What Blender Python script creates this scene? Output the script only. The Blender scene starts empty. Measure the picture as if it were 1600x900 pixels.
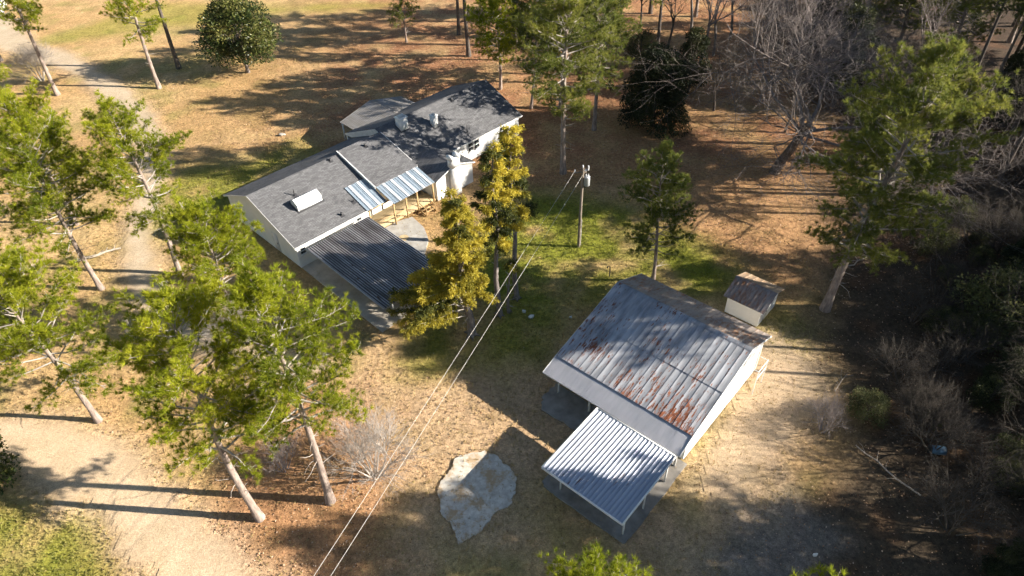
import bpy, bmesh, math, random
import numpy as np
from mathutils import Vector, Matrix
R = math.radians
sc = bpy.context.scene
COL = sc.collection

# ------------------------------------------------------------------ camera
cam = bpy.data.cameras.new('camera'); co = bpy.data.objects.new('camera', cam); COL.objects.link(co)
cam.sensor_width = 36.0; cam.lens = 24.0; cam.clip_start = 0.5; cam.clip_end = 2500
co.location = (0, 0, 40)
pitch, roll = R(41), R(-1.6)
F = Vector((0, math.cos(pitch), -math.sin(pitch))); R0 = Vector((1, 0, 0)); U0 = Vector((0, math.sin(pitch), math.cos(pitch)))
RR = R0 * math.cos(roll) + U0 * math.sin(roll); UU = U0 * math.cos(roll) - R0 * math.sin(roll)
co.rotation_euler = Matrix((RR, UU, -F)).transposed().to_euler()
sc.camera = co
# ------------------------------------------------------------------ sky, sun, exposure
SUN_EL, SUN_AZ = R(24), R(-6)            # azimuth counted from +X
w = bpy.data.worlds.new('World'); sc.world = w; w.use_nodes = True
wn = w.node_tree.nodes; sky = wn.new('ShaderNodeTexSky'); sky.sky_type = 'NISHITA'; sky.sun_disc = False
sky.sun_elevation = SUN_EL; sky.sun_rotation = R(90) - SUN_AZ; sky.dust_density = 0.2
w.node_tree.links.new(sky.outputs[0], wn['Background'].inputs[0]); wn['Background'].inputs[1].default_value = 0.05
sl = bpy.data.lights.new('sun', 'SUN'); so = bpy.data.objects.new('sun', sl); COL.objects.link(so)
sl.energy = 5.0; sl.angle = R(0.5); sl.color = (1.0, 0.92, 0.80)
sv = Vector((math.cos(SUN_EL) * math.cos(SUN_AZ), math.cos(SUN_EL) * math.sin(SUN_AZ), math.sin(SUN_EL)))
so.rotation_euler = sv.to_track_quat('Z', 'Y').to_euler(); so.location = sv * 150
sc.view_settings.view_transform = 'Standard'; sc.view_settings.look = 'None'
sc.view_settings.gamma = 1.0; sc.view_settings.use_curve_mapping = False
sc.view_settings.exposure = 1.5
sc.cycles.adaptive_threshold = 0.04; sc.cycles.use_light_tree = False; sc.cycles.max_bounces = 4; sc.cycles.diffuse_bounces = 2; sc.cycles.glossy_bounces = 2; sc.cycles.transmission_bounces = 3; sc.cycles.caustics_reflective = False; sc.cycles.caustics_refractive = False

rng = np.random.default_rng(7)
rnd = random.Random(11)

# ------------------------------------------------------------------ helpers: objects
def tag(o, label=None, cat=None, group=None, kind=None):
    if label: o['label'] = label
    if cat: o['category'] = cat
    if group: o['group'] = group
    if kind: o['kind'] = kind
    return o
def empty(name, loc=(0, 0, 0), rz=0.0):
    o = bpy.data.objects.new(name, None); COL.objects.link(o); o.location = loc; o.rotation_euler = (0, 0, rz)
    o.empty_display_size = 0.3
    return o
def link(name, me, m=None, parent=None):
    o = bpy.data.objects.new(name, me); COL.objects.link(o)
    if m is not None and len(me.materials) == 0: me.materials.append(m)
    if parent is not None: o.parent = parent
    return o
def copy_tree(o, parent=None):
    c = o.copy(); COL.objects.link(c)
    if parent is not None: c.parent = parent
    for ch in list(o.children): copy_tree(ch, c)
    return c

class Geo:
    """collects vertices and faces (any polygon size), with one float tint per vertex"""
    def __init__(s): s.V = []; s.T = []; s.L = []; s.N = []; s.n = 0
    def add(s, V, faces, tint=0.5):
        V = np.asarray(V, float).reshape(-1, 3); faces = np.asarray(faces, int)
        s.V.append(V); s.T.append(np.broadcast_to(np.asarray(tint, float), (len(V),)))
        s.L.append((faces + s.n).ravel()); s.N.append(np.full(len(faces), faces.shape[1])); s.n += len(V)
    def box(s, x0, x1, y0, y1, z0, z1, t=0.5):
        V = [(x0,y0,z0),(x1,y0,z0),(x1,y1,z0),(x0,y1,z0),(x0,y0,z1),(x1,y0,z1),(x1,y1,z1),(x0,y1,z1)]
        s.add(V, [(0,3,2,1),(4,5,6,7),(0,1,5,4),(1,2,6,5),(2,3,7,6),(3,0,4,7)], t)
    def slab(s, P, th, t=0.5):
        """polygon P (top face, counter-clockwise seen from above) with thickness th downward"""
        P = np.asarray(P, float); n = len(P); Q = P - np.array([0, 0, th])
        s.add(P, [list(range(n))], t); s.add(Q, [list(range(n))[::-1]], t)
        for i in range(n):
            j = (i + 1) % n; s.add([P[i], Q[i], Q[j], P[j]], [(0, 1, 2, 3)], t)
    def bar(s, a, b, wx, wz=None, t=0.5):
        a = Vector(a); b = Vector(b); d = (b - a).normalized(); wz = wz or wx
        up = Vector((0, 0, 1)) if abs(d.z) < 0.95 else Vector((1, 0, 0))
        x = d.cross(up).normalized(); z = x.cross(d)
        V = [p + x * sx * wx / 2 + z * sz * wz / 2 for p in (a, b) for sx, sz in ((-1,-1),(1,-1),(1,1),(-1,1))]
        s.add([tuple(v) for v in V], [(0,1,2,3),(7,6,5,4),(0,4,5,1),(1,5,6,2),(2,6,7,3),(3,7,4,0)], t)
    def tube(s, P, rad, sides=6, t=0.5, cap=True):
        P = np.asarray(P, float); n = len(P); rad = np.broadcast_to(np.asarray(rad, float), (n,))
        T = np.gradient(P, axis=0); T /= np.linalg.norm(T, axis=1)[:, None] + 1e-9
        ref = np.array([0, 0, 1.]) if abs(T[0][2]) < 0.9 else np.array([1., 0, 0])
        X = np.cross(T, ref); X /= np.linalg.norm(X, axis=1)[:, None] + 1e-9; Y = np.cross(T, X)
        a = np.linspace(0, 2 * np.pi, sides, endpoint=False)
        V = P[:, None] + rad[:, None, None] * (np.cos(a)[None, :, None] * X[:, None] + np.sin(a)[None, :, None] * Y[:, None])
        i = np.arange(n - 1)[:, None] * sides; k = np.arange(sides)[None]; k2 = (k + 1) % sides
        Fq = np.stack([i + k, i + k2, i + sides + k2, i + sides + k], -1).reshape(-1, 4)
        s.add(V.reshape(-1, 3), Fq, t)
        if cap:
            s.add(V[-1], [list(range(sides))], t); s.add(V[0], [list(range(sides))[::-1]], t)
    def mesh(s, name, smooth=False):
        me = bpy.data.meshes.new(name); V = np.concatenate(s.V); L = np.concatenate(s.L); N = np.concatenate(s.N)
        me.vertices.add(len(V)); me.vertices.foreach_set('co', V.ravel())
        me.loops.add(len(L)); me.loops.foreach_set('vertex_index', L.astype(np.int32))
        me.polygons.add(len(N)); st = np.concatenate([[0], np.cumsum(N)[:-1]])
        me.polygons.foreach_set('loop_start', st.astype(np.int32)); me.polygons.foreach_set('loop_total', N.astype(np.int32))
        at = me.attributes.new('tint', 'FLOAT', 'POINT'); at.data.foreach_set('value', np.concatenate(s.T).astype(np.float32))
        me.update(calc_edges=True); me.validate()
        if smooth: me.polygons.foreach_set('use_smooth', np.ones(len(me.polygons), bool))
        return me
    def build(s, name, m, parent=None, smooth=False): return link(name, s.mesh(name, smooth), m, parent)

# ------------------------------------------------------------------ helpers: materials
class NT:
    def __init__(s, name):
        s.m = bpy.data.materials.new(name); s.m.use_nodes = True; s.t = s.m.node_tree
        s.b = s.t.nodes['Principled BSDF']; s.out = s.t.nodes['Material Output']
    def n(s, typ, **kw):
        x = s.t.nodes.new('ShaderNode' + typ)
        for k, v in kw.items(): setattr(x, k, v)
        return x
    def l(s, a, b): s.t.links.new(a, b)
    def coord(s, kind='Object', obj=None, scale=(1, 1, 1)):
        c = s.n('TexCoord');
        if obj is not None: c.object = obj
        mp = s.n('Mapping'); mp.inputs['Scale'].default_value = scale; s.l(c.outputs[kind], mp.inputs[0]); return mp.outputs[0]
    def noise(s, vec, scale, detail=4, rough=0.6):
        x = s.n('TexNoise'); x.inputs['Scale'].default_value = scale; x.inputs['Detail'].default_value = detail
        x.inputs['Roughness'].default_value = rough; s.l(vec, x.inputs['Vector']); return x.outputs['Fac']
    def ramp(s, fac, stops, interp='LINEAR'):
        x = s.n('ValToRGB'); e = x.color_ramp.elements; x.color_ramp.interpolation = interp
        while len(e) < len(stops): e.new(0.5)
        for el, (p, c) in zip(e, stops): el.position = p; el.color = (*c, 1) if len(c) == 3 else c
        s.l(fac, x.inputs[0]); return x.outputs[0]
    def mix(s, fac, a, b, mode='MIX'):
        x = s.n('Mix', data_type='RGBA', blend_type=mode)
        for sock, v in ((x.inputs[0], fac), (x.inputs[6], a), (x.inputs[7], b)):
            if isinstance(v, (int, float)): sock.default_value = v
            elif isinstance(v, tuple): sock.default_value = (*v, 1)
            else: s.l(v, sock)
        return x.outputs[2]
    def bump(s, h, strength=0.3, dist=0.05):
        x = s.n('Bump'); x.inputs['Strength'].default_value = strength; x.inputs['Distance'].default_value = dist
        s.l(h, x.inputs['Height']); s.l(x.outputs[0], s.b.inputs['Normal'])
    def attr(s, name):
        x = s.n('Attribute'); x.attribute_name = name; return x
    def col(s, c):
        if isinstance(c, tuple): s.b.inputs['Base Color'].default_value = (*c, 1)
        else: s.l(c, s.b.inputs['Base Color'])
    def set(s, rough=0.8, metal=0.0, spec=0.3):
        s.b.inputs['Roughness'].default_value = rough; s.b.inputs['Metallic'].default_value = metal
        s.b.inputs['Specular IOR Level'].default_value = spec; return s
def speckle(name, dark, light, scale=6.0, rough=0.85, bump=0.2, spec=0.25, detail=6, metal=0.0, stretch=(1, 1, 1)):
    k = NT(name).set(rough, metal, spec); v = k.coord('Object', None, stretch)
    f = k.noise(v, scale, detail, 0.65); k.col(k.ramp(f, [(0.3, dark), (0.7, light)]))
    if bump: k.bump(f, bump, 0.03)
    return k.m
def leafmat(name, c0, c1, c2, trans=0.35, rough=0.55):
    """foliage: colour picked by the tint stored on each clump, with light passing through"""
    k = NT(name).set(rough, 0, 0.25); a = k.attr('tint')
    oi = k.n('ObjectInfo'); mm = k.n('Math', operation='MULTIPLY_ADD'); k.l(oi.outputs['Random'], mm.inputs[0]); mm.inputs[1].default_value = 0.24
    k.l(a.outputs['Fac'], mm.inputs[2]); sb = k.n('Math', operation='SUBTRACT'); k.l(mm.outputs[0], sb.inputs[0]); sb.inputs[1].default_value = 0.12
    c = k.ramp(sb.outputs[0], [(0.0, c0), (0.5, c1), (1.0, c2)]); k.col(c)
    tr = k.n('BsdfTranslucent'); k.l(c, tr.inputs[0]); ms = k.n('MixShader'); ms.inputs[0].default_value = trans
    k.l(k.b.outputs[0], ms.inputs[1]); k.l(tr.outputs[0], ms.inputs[2]); k.l(ms.outputs[0], k.out.inputs[0]); return k.m

M = {}
M['bark_pine'] = speckle('bark_pine', (0.13, 0.10, 0.085), (0.42, 0.34, 0.29), 5.0, 0.95, 0.6, stretch=(1, 1, 0.25))
M['bark_grey'] = speckle('bark_grey', (0.10, 0.085, 0.075), (0.30, 0.26, 0.235), 6.0, 0.95, 0.5, stretch=(1, 1, 0.3))
M['bark_dark'] = speckle('bark_dark', (0.06, 0.05, 0.042), (0.17, 0.14, 0.12), 6.0, 0.95, 0.5, stretch=(1, 1, 0.3))
M['twig_pale'] = speckle('twig_pale', (0.26, 0.22, 0.19), (0.50, 0.45, 0.40), 2.0, 0.9, 0)
M['twig_grey'] = speckle('twig_grey', (0.16, 0.13, 0.12), (0.34, 0.29, 0.27), 2.0, 0.9, 0)
M['twig_brown'] = speckle('twig_brown', (0.11, 0.09, 0.082), (0.25, 0.21, 0.19), 2.0, 0.9, 0)
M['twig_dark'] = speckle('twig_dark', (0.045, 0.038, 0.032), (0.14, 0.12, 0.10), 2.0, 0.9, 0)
M['needle_bright'] = leafmat('needle_bright', (0.11, 0.15, 0.012), (0.30, 0.335, 0.02), (0.47, 0.465, 0.035), .5)
M['needle_soft'] = leafmat('needle_soft', (0.06, 0.085, 0.024), (0.18, 0.205, 0.04), (0.34, 0.335, 0.07), .45)
M['needle_dark'] = leafmat('needle_dark', (0.025, 0.04, 0.014), (0.06, 0.08, 0.022), (0.12, 0.13, 0.035))
M['cedar_gold'] = leafmat('cedar_gold', (0.19, 0.18, 0.025), (0.45, 0.37, 0.045), (0.68, 0.56, 0.08), .45)
M['cedar_green'] = leafmat('cedar_green', (0.03, 0.042, 0.014), (0.085, 0.095, 0.022), (0.36, 0.31, 0.04), .4)
M['magnolia_leaf'] = leafmat('magnolia_leaf', (0.02, 0.035, 0.010), (0.065, 0.085, 0.020), (0.22, 0.20, 0.06), 0.15, 0.35)
M['evergreen'] = leafmat('evergreen', (0.012, 0.018, 0.009), (0.032, 0.042, 0.018), (0.075, 0.08, 0.03), 0.2)
M['shrub_leaf'] = leafmat('shrub_leaf', (0.035, 0.045, 0.018), (0.095, 0.105, 0.035), (0.20, 0.20, 0.08), 0.25)

def white_paint(name, c=(0.80, 0.80, 0.78)):
    k = NT(name).set(0.6, 0, 0.35); v = k.coord('Object'); f = k.noise(v, 0.9, 6, 0.7); f2 = k.noise(v, 14, 3)
    c2 = tuple(x * 0.86 for x in c); cc = k.ramp(f, [(0.25, c2), (0.65, c)]); k.col(cc)
    wv = k.n('TexWave', wave_type='BANDS', bands_direction='Z', wave_profile='SAW'); wv.inputs['Scale'].default_value = 0.78
    k.l(v, wv.inputs['Vector']); k.bump(wv.outputs['Fac'], 0.5, 0.02); return k.m
M['white_siding'] = white_paint('white_siding')
def plain_paint(name, c, c2=None, rough=0.5):
    c2 = c2 or tuple(x * 0.8 for x in c); return speckle(name, c2, c, 2.2, rough, 0.05, 0.4)
M['white_trim'] = plain_paint('white_trim', (0.80, 0.80, 0.78), (0.62, 0.62, 0.61))
M['white_metal'] = plain_paint('white_metal', (0.85, 0.85, 0.84), (0.72, 0.72, 0.71), 0.35)
M['glass'] = NT('glass').set(0.06, 0, 0.6).m; M['glass'].node_tree.nodes['Principled BSDF'].inputs['Base Color'].default_value = (0.02, 0.025, 0.03, 1)
M['dark_metal'] = plain_paint('dark_metal', (0.06, 0.06, 0.065))
M['grey_metal'] = plain_paint('grey_metal', (0.50, 0.52, 0.54), (0.36, 0.38, 0.40), 0.4)
M['blue_paint'] = plain_paint('blue_paint', (0.10, 0.20, 0.30), (0.06, 0.12, 0.19), 0.4)
def shingle(name, dark, light, lo):
    k = NT(name).set(0.92, 0, 0.2); v = k.coord('Object')
    br = k.n('TexBrick'); br.inputs['Scale'].default_value = 1.0; br.inputs['Brick Width'].default_value = 0.42; br.inputs['Row Height'].default_value = 0.16
    br.inputs['Mortar Size'].default_value = 0.008; br.inputs['Color1'].default_value = (*dark, 1); br.inputs['Color2'].default_value = (*light, 1)
    br.inputs['Mortar'].default_value = (*lo, 1); br.inputs['Bias'].default_value = -0.1; k.l(v, br.inputs['Vector'])
    f = k.noise(v, 0.7, 5); g = k.noise(v, 45, 2)
    c = k.mix(0.55, br.outputs['Color'], k.ramp(f, [(0.3, (0.72, 0.72, 0.72)), (0.75, (1.2, 1.2, 1.22))]), 'MULTIPLY')
    c = k.mix(0.5, c, k.ramp(g, [(0.3, (0.6, 0.6, 0.6)), (0.7, (1.35, 1.35, 1.35))]), 'MULTIPLY')
    k.col(c); k.bump(br.outputs['Fac'], 0.4, -0.01); return k.m
M['shingle'] = shingle('shingle', (0.115, 0.115, 0.12), (0.175, 0.175, 0.18), (0.055, 0.055, 0.06))
M['concrete'] = speckle('concrete', (0.30, 0.28, 0.25), (0.48, 0.46, 0.42), 1.1, 0.92, 0.15, detail=9)
k_ = NT('concrete_pad').set(.95, 0, .15); v_ = k_.coord('Object'); c_ = k_.ramp(k_.noise(v_, 2.2, 7, .7), [(.3, (.40, .35, .29)), (.7, (.74, .70, .62))])
c_ = k_.mix(k_.ramp(k_.noise(v_, .7, 6, .75), [(.48, (0, 0, 0)), (.60, (1, 1, 1))]), c_, (.46, .33, .20)); k_.col(c_); k_.bump(k_.noise(v_, 5, 4), .3, .03); M['concrete_pad'] = k_.m
M['concrete_pale'] = speckle('concrete_pale', (0.38, 0.33, 0.27), (0.60, 0.54, 0.46), 0.9, 0.95, 0.2, detail=7)
M['concrete_old'] = speckle('concrete_old', (0.17, 0.155, 0.14), (0.36, 0.335, 0.30), 0.9, 0.95, 0.3, detail=10)
M['lumber'] = speckle('lumber', (0.34, 0.22, 0.10), (0.52, 0.37, 0.19), 3.0, 0.8, 0.1, stretch=(1, 1, 0.3))
M['deck_board'] = speckle('deck_board', (0.42, 0.31, 0.17), (0.60, 0.47, 0.28), 3.0, 0.85, 0.1)
M['rust_brown'] = speckle('rust_brown', (0.12, 0.045, 0.02), (0.30, 0.13, 0.05), 3.0, 0.9, 0.1)
M['pole_wood'] = speckle('pole_wood', (0.16, 0.13, 0.10), (0.32, 0.27, 0.22), 3.0, 0.9, 0.3, stretch=(1, 1, 0.15))
M['wire'] = plain_paint('wire', (0.62, 0.59, 0.54))
M['dead_wood'] = speckle('dead_wood', (0.28, 0.23, 0.18), (0.52, 0.46, 0.39), 4.0, 0.95, 0.3)

def metal_roof(name, base, dirt, rust_lo, rust_hi, frame, streak=0.16, gloss=0.42, metal=0.45, rust_cols=((0.08, 0.025, 0.018), (0.24, 0.08, 0.03)), band=None, fine=3.2, valley=None):
    """weathered sheet metal: rust and dirt run down the slope (the frame object's Y axis)"""
    k = NT(name).set(gloss, metal, 0.4); v = k.coord('Object', frame)
    vs = k.n('Mapping'); vs.inputs['Scale'].default_value = (1.5, streak, 1.0); k.l(v, vs.inputs[0])
    f1 = k.noise(vs.outputs[0], fine, 6, 0.72); f2 = k.noise(v, 0.35, 3); f3 = k.noise(vs.outputs[0], 1.3, 6, 0.6)
    c = k.mix(k.ramp(f3, [(0.35, (0, 0, 0)), (0.7, (1, 1, 1))]), base, dirt)
    ad = k.n('Math', operation='MULTIPLY_ADD'); k.l(f2, ad.inputs[0]); ad.inputs[1].default_value = 0.55; k.l(f1, ad.inputs[2])
    if band:
        sx = k.n('SeparateXYZ'); k.l(v, sx.inputs[0]); mr = k.n('MapRange'); k.l(sx.outputs[1], mr.inputs[0])
        for q_, val in enumerate(band): mr.inputs[1 + q_].default_value = val
        a2 = k.n('Math', operation='ADD'); k.l(ad.outputs[0], a2.inputs[0]); k.l(mr.outputs[0], a2.inputs[1]); ad = a2
    rm = k.ramp(ad.outputs[0], [(rust_lo, (0, 0, 0)), (rust_hi, (1, 1, 1))])
    rc = k.ramp(k.noise(v, 5, 4), [(0.3, rust_cols[0]), (0.7, rust_cols[1])])
    cc = k.mix(rm, c, rc)
    if valley:      # corrugation shading painted into the colour: trough half of each wave darkened
        own = k.n('TexCoord'); sx2 = k.n('SeparateXYZ'); k.l(own.outputs['Object'], sx2.inputs[0]); ml = k.n('Math', operation='MULTIPLY'); k.l(sx2.outputs[0], ml.inputs[0]); ml.inputs[1].default_value = 2 * math.pi / valley
        sn = k.n('Math', operation='SINE'); k.l(ml.outputs[0], sn.inputs[0]); cc = k.mix(k.ramp(sn.outputs[0], [(0.0, (.85, .85, .85)), (0.35, (0, 0, 0))]), cc, (0.035, 0.03, 0.028))
    k.col(cc); k.bump(f1, 0.06, 0.02)
    iv = k.n('Math', operation='MULTIPLY_ADD'); k.l(rm, iv.inputs[0]); iv.inputs[1].default_value = 0.5; iv.inputs[2].default_value = gloss; k.l(iv.outputs[0], k.b.inputs['Roughness'])
    im = k.n('Math', operation='MULTIPLY_ADD'); k.l(rm, im.inputs[0]); im.inputs[1].default_value = -metal; im.inputs[2].default_value = metal; k.l(im.outputs[0], k.b.inputs['Metallic'])
    return k.m

# ------------------------------------------------------------------ ground
def vnoise(x, y, s, seed):
    r = np.random.default_rng(seed); G = r.random((256, 256)); fx = x / s + 100.3; fy = y / s + 57.7
    ix = np.floor(fx).astype(int); iy = np.floor(fy).astype(int); tx = fx - ix; ty = fy - iy
    tx = tx * tx * (3 - 2 * tx); ty = ty * ty * (3 - 2 * ty); g = lambda a, b: G[a % 256, b % 256]
    return (g(ix, iy) * (1 - tx) + g(ix + 1, iy) * tx) * (1 - ty) + (g(ix, iy + 1) * (1 - tx) + g(ix + 1, iy + 1) * tx) * ty
def fbm(x, y, s, seed): return (vnoise(x, y, s, seed) + .5 * vnoise(x, y, s / 2.1, seed + 1) + .25 * vnoise(x, y, s / 4.3, seed + 2) + .125 * vnoise(x, y, s / 9, seed + 3)) / 1.875
def polydist(x, y, P):
    """signed distance to a polygon, negative inside"""
    P = np.asarray(P, float); d = np.full(x.shape, 1e9); ins = np.zeros(x.shape, bool)
    for i in range(len(P)):
        a = P[i]; b = P[(i + 1) % len(P)]; e = b - a; wx = x - a[0]; wy = y - a[1]
        t = np.clip((wx * e[0] + wy * e[1]) / (e @ e), 0, 1); d = np.minimum(d, np.hypot(wx - t * e[0], wy - t * e[1]))
        c = ((a[1] > y) != (b[1] > y)) & (x < (b[0] - a[0]) * (y - a[1]) / (b[1] - a[1] + 1e-12) + a[0]); ins ^= c
    return np.where(ins, -d, d)
def linedist(x, y, P):
    P = np.asarray(P, float); d = np.full(x.shape, 1e9)
    for a, b in zip(P[:-1], P[1:]):
        e = b - a; wx = x - a[0]; wy = y - a[1]; t = np.clip((wx * e[0] + wy * e[1]) / (e @ e), 0, 1)
        d = np.minimum(d, np.hypot(wx - t * e[0], wy - t * e[1]))
    return d
def sm(d, wdt): t = np.clip(0.5 - d / wdt, 0, 1); return t * t * (3 - 2 * t)

TAN = np.array([0.44, 0.275, 0.125]); STRAW = np.array([0.49, 0.345, 0.17]); LITTER = np.array([0.32, 0.16, 0.082]); GREEN = np.array([0.22, 0.225, 0.03])
OLIVE = np.array([0.25, 0.22, 0.07]); DUFF = np.array([0.042, 0.034, 0.028]); SAND = np.array([0.56, 0.415, 0.275]); BROWN = np.array([0.43, 0.295, 0.18]); GREY = np.array([0.30, 0.27, 0.235])
DRIVE_LOW = [(-60, 36), (-38.5, 32.4), (-33, 32.2), (-28.5, 29.6), (-24.6, 26.6), (-21.2, 24.2), (-17.6, 21.2), (-13.5, 18.8), (-8, 15), (-18, 12), (-22.5, 20.0), (-25.2, 22.9), (-28.8, 25.4), (-33.5, 27.6), (-38.5, 28.6), (-60, 29.5)]
DRIVE_UP = [(-96, 128), (-86, 121), (-72.6, 107), (-66.0, 103.4), (-59.2, 97.2), (-51.6, 90.2), (-46.5, 83.5), (-42, 76), (-38, 66), (-36, 56), (-33, 50), (-29, 44), (-23, 41), (-19.5, 44.5), (-21.4, 40.2), (-14.5, 37.6), (-15, 36.4), (-24, 38.2), (-31, 41.5), (-36, 49), (-39, 57), (-41, 66), (-45, 74), (-50.0, 82.5), (-55.4, 88.6), (-63.5, 96.4), (-70, 100.6), (-80, 107), (-100, 117)]
TRACK = [(21.5, 39.5), (24.0, 35.4), (22.0, 31.6), (18.6, 28.6), (16.6, 26.2), (14.2, 24.0), (11.6, 25.2), (12.6, 27.6), (15.1, 31.2), (18.0, 34.6), (19.6, 38.4)]
def ground_fields(x, y):
    n1 = fbm(x, y, 9, 1); n2 = fbm(x, y, 3.0, 5); n3 = fbm(x, y, 22, 9); n4 = fbm(x, y, 1.2, 13)
    wob = (n1 - .5) * 5 + (n2 - .5) * 3
    C = TAN + (STRAW - TAN) * np.clip((n1 - .35) * 2.2, 0, 1)[..., None]
    def mixin(C, c, m): return C * (1 - m[..., None]) + c * m[..., None]
    # olive tinge over the lawn
    C = mixin(C, OLIVE, np.clip((n2 - .5) * 2.5, 0, .6))
    litter = np.clip(sm(-(y - 62 + wob * 1.2) + 0 * x, 14) * np.clip((x + 42 + wob * 3) / 26, 0, 1) * np.clip(n2 * 1.9 - .2, 0, 1), 0, 1)
    litter = np.maximum(litter, sm(polydist(x, y, [(-20, 20), (-9, 19), (-7, 27), (-10, 34), (-17, 36), (-20, 30)]) + wob, 5) * .75)
    litter = np.maximum(litter, sm(np.hypot((x - 30) / 1.3, y - 58) - 12 + wob, 8) * .6)
    green = sm(polydist(x, y, [(2, 62), (8, 60), (14, 58), (21, 48), (20, 43), (9, 44.5), (3, 42), (-3, 44), (-5.5, 48), (-4, 52)]) + wob * .8, 5) * np.clip(n2 * 2.6 - .35, 0, 1)
    green = np.maximum(green, sm(polydist(x, y, [(-40, 26.5), (-28.5, 24.6), (-25, 20), (-26, 12), (-45, 10)]) + wob * .6, 4) * np.clip(n2 * 1.6 + .1, 0, .9))
    green = np.maximum(green, sm(polydist(x, y, [(-38, 54), (-30, 58), (-21, 70), (-25, 75), (-36, 68)]) + wob, 6) * np.clip(n2 * 1.7, 0, .85))
    green = np.maximum(green, sm(polydist(x, y, [(-9, 36), (3, 36), (6, 44), (-2, 47), (-8, 50)]) + wob * .8, 4) * np.clip(n2 * 1.8 - .2, 0, .8))
    green = np.maximum(green, sm(np.hypot(x - 22, y - 39.5) - 3 + wob * .4, 3) * .55)
    green = np.maximum(green, sm(polydist(x, y, [(-75, 108), (-40, 118), (-20, 122), (-60, 125)]) + wob, 6) * .6)
    brown = sm(polydist(x, y, [(-12, 39), (-5, 38), (2, 36), (4, 29), (0, 21), (-8, 20), (-9, 29), (-13, 34)]) + wob * .8, 5) * np.clip(n1 * 1.8 - .1, 0, .85)
    brown = np.maximum(brown, sm(polydist(x, y, [(2, 42), (9, 36), (3, 25), (8, 19), (20, 19), (12, 24), (-2, 29), (-1, 38)]) + wob * .5, 4) * .8)
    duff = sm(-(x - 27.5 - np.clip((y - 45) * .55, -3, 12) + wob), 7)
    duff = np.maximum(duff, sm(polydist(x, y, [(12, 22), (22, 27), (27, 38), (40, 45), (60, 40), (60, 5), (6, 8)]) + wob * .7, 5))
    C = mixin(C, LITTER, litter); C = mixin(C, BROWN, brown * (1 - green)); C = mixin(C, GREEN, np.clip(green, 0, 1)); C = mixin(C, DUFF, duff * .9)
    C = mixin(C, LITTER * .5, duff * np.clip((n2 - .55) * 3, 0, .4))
    # dirt: worn halo round the drives and the track by the barn
    dl = polydist(x, y, DRIVE_LOW) + (n2 - .5) * 2.6 + (n4 - .5) * 1.2; du = polydist(x, y, DRIVE_UP) + (n2 - .5) * 1.6 + (n4 - .5); tr = polydist(x, y, TRACK) + (n2 - .5) * 2.2 + (n4 - .5) * 1.4
    C = mixin(C, SAND * .92, sm(dl - 0.8, 3.2) * .8); C = mixin(C, SAND * .8, sm(du - .5, 2.4) * .7); C = mixin(C, SAND * .8, sm(tr - .8, 3.2) * .75)
    C = mixin(C, GREY * .8, sm(polydist(x, y, [(10, 20.5), (14, 23), (18, 25.5), (20, 21), (17, 16.5), (11, 17)]) + wob * .5, 3.5) * .6)
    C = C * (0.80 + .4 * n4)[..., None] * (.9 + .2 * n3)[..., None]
    return C, dl, du, tr, litter, green, duff
def ground_mat(name, bump=0.6, lo=0.55, hi=1.46):
    k = NT(name).set(0.95, 0, 0.15); a = k.attr('gcol'); v = k.coord('Object')
    f = k.noise(v, 3.2, 5, 0.75); g = k.noise(v, 0.55, 3, 0.6); h = k.noise(v, 11, 2, 0.7)
    c = k.mix(1.0, a.outputs['Color'], k.ramp(f, [(0.3, (lo, lo, lo)), (0.7, (hi, hi, hi))]), 'MULTIPLY')
    c = k.mix(1.0, c, k.ramp(h, [(0.3, (0.72, 0.71, 0.70)), (0.7, (1.28, 1.29, 1.30))]), 'MULTIPLY')
    c = k.mix(.8, c, k.ramp(g, [(0.3, (0.86, 0.88, 0.84)), (0.7, (1.12, 1.10, 1.12))]), 'MULTIPLY'); k.col(c)
    k.bump(f, bump, 0.12); return k.m
M['ground'] = ground_mat('ground'); M['dirt'] = ground_mat('dirt', 0.3, 0.8, 1.22)

gs = 0.42
xs = np.concatenate([[-1500, -900, -500, -300, -200, -150, -125], np.arange(-104, 84, gs), [100, 120, 150, 200, 300, 500, 900, 1500]])
ys = np.concatenate([[-1200, -600, -300, -150, -80, -40, -15, 0], np.arange(9, 131, gs), [145, 170, 210, 280, 400, 700, 1500]])
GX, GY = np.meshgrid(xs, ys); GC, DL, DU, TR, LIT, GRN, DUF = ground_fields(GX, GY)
GZ = (fbm(GX, GY, 1.6, 31) - .5) * .10 + (fbm(GX, GY, 0.8, 37) - .5) * .06 - 0.09
flat_zone = np.minimum.reduce([DL, DU, TR]); GZ = np.where(flat_zone < 0.3, -0.02, GZ)
def grid_mesh(name, X, Y, Z, C, keep=None):
    ny, nx = X.shape; idx = np.arange(ny * nx).reshape(ny, nx)
    Q = np.stack([idx[:-1, :-1], idx[:-1, 1:], idx[1:, 1:], idx[1:, :-1]], -1).reshape(-1, 4)
    V = np.stack([X, Y, Z], -1).reshape(-1, 3); Cc = C.reshape(-1, 3)
    if keep is not None:
        kq = keep.reshape(-1)[Q].all(1); Q = Q[kq]; used = np.unique(Q); mp = -np.ones(len(V), int); mp[used] = np.arange(len(used)); V = V[used]; Cc = Cc[used]; Q = mp[Q]
    g = Geo(); g.add(V, Q); me = g.mesh(name, True)
    at = me.attributes.new('gcol', 'FLOAT_COLOR', 'POINT'); at.data.foreach_set('color', np.concatenate([Cc, np.ones((len(Cc), 1))], 1).astype(np.float32).ravel()); return me
tag(link('ground', grid_mesh('ground', GX, GY, GZ, GC), M['ground']), kind='structure')
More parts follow.
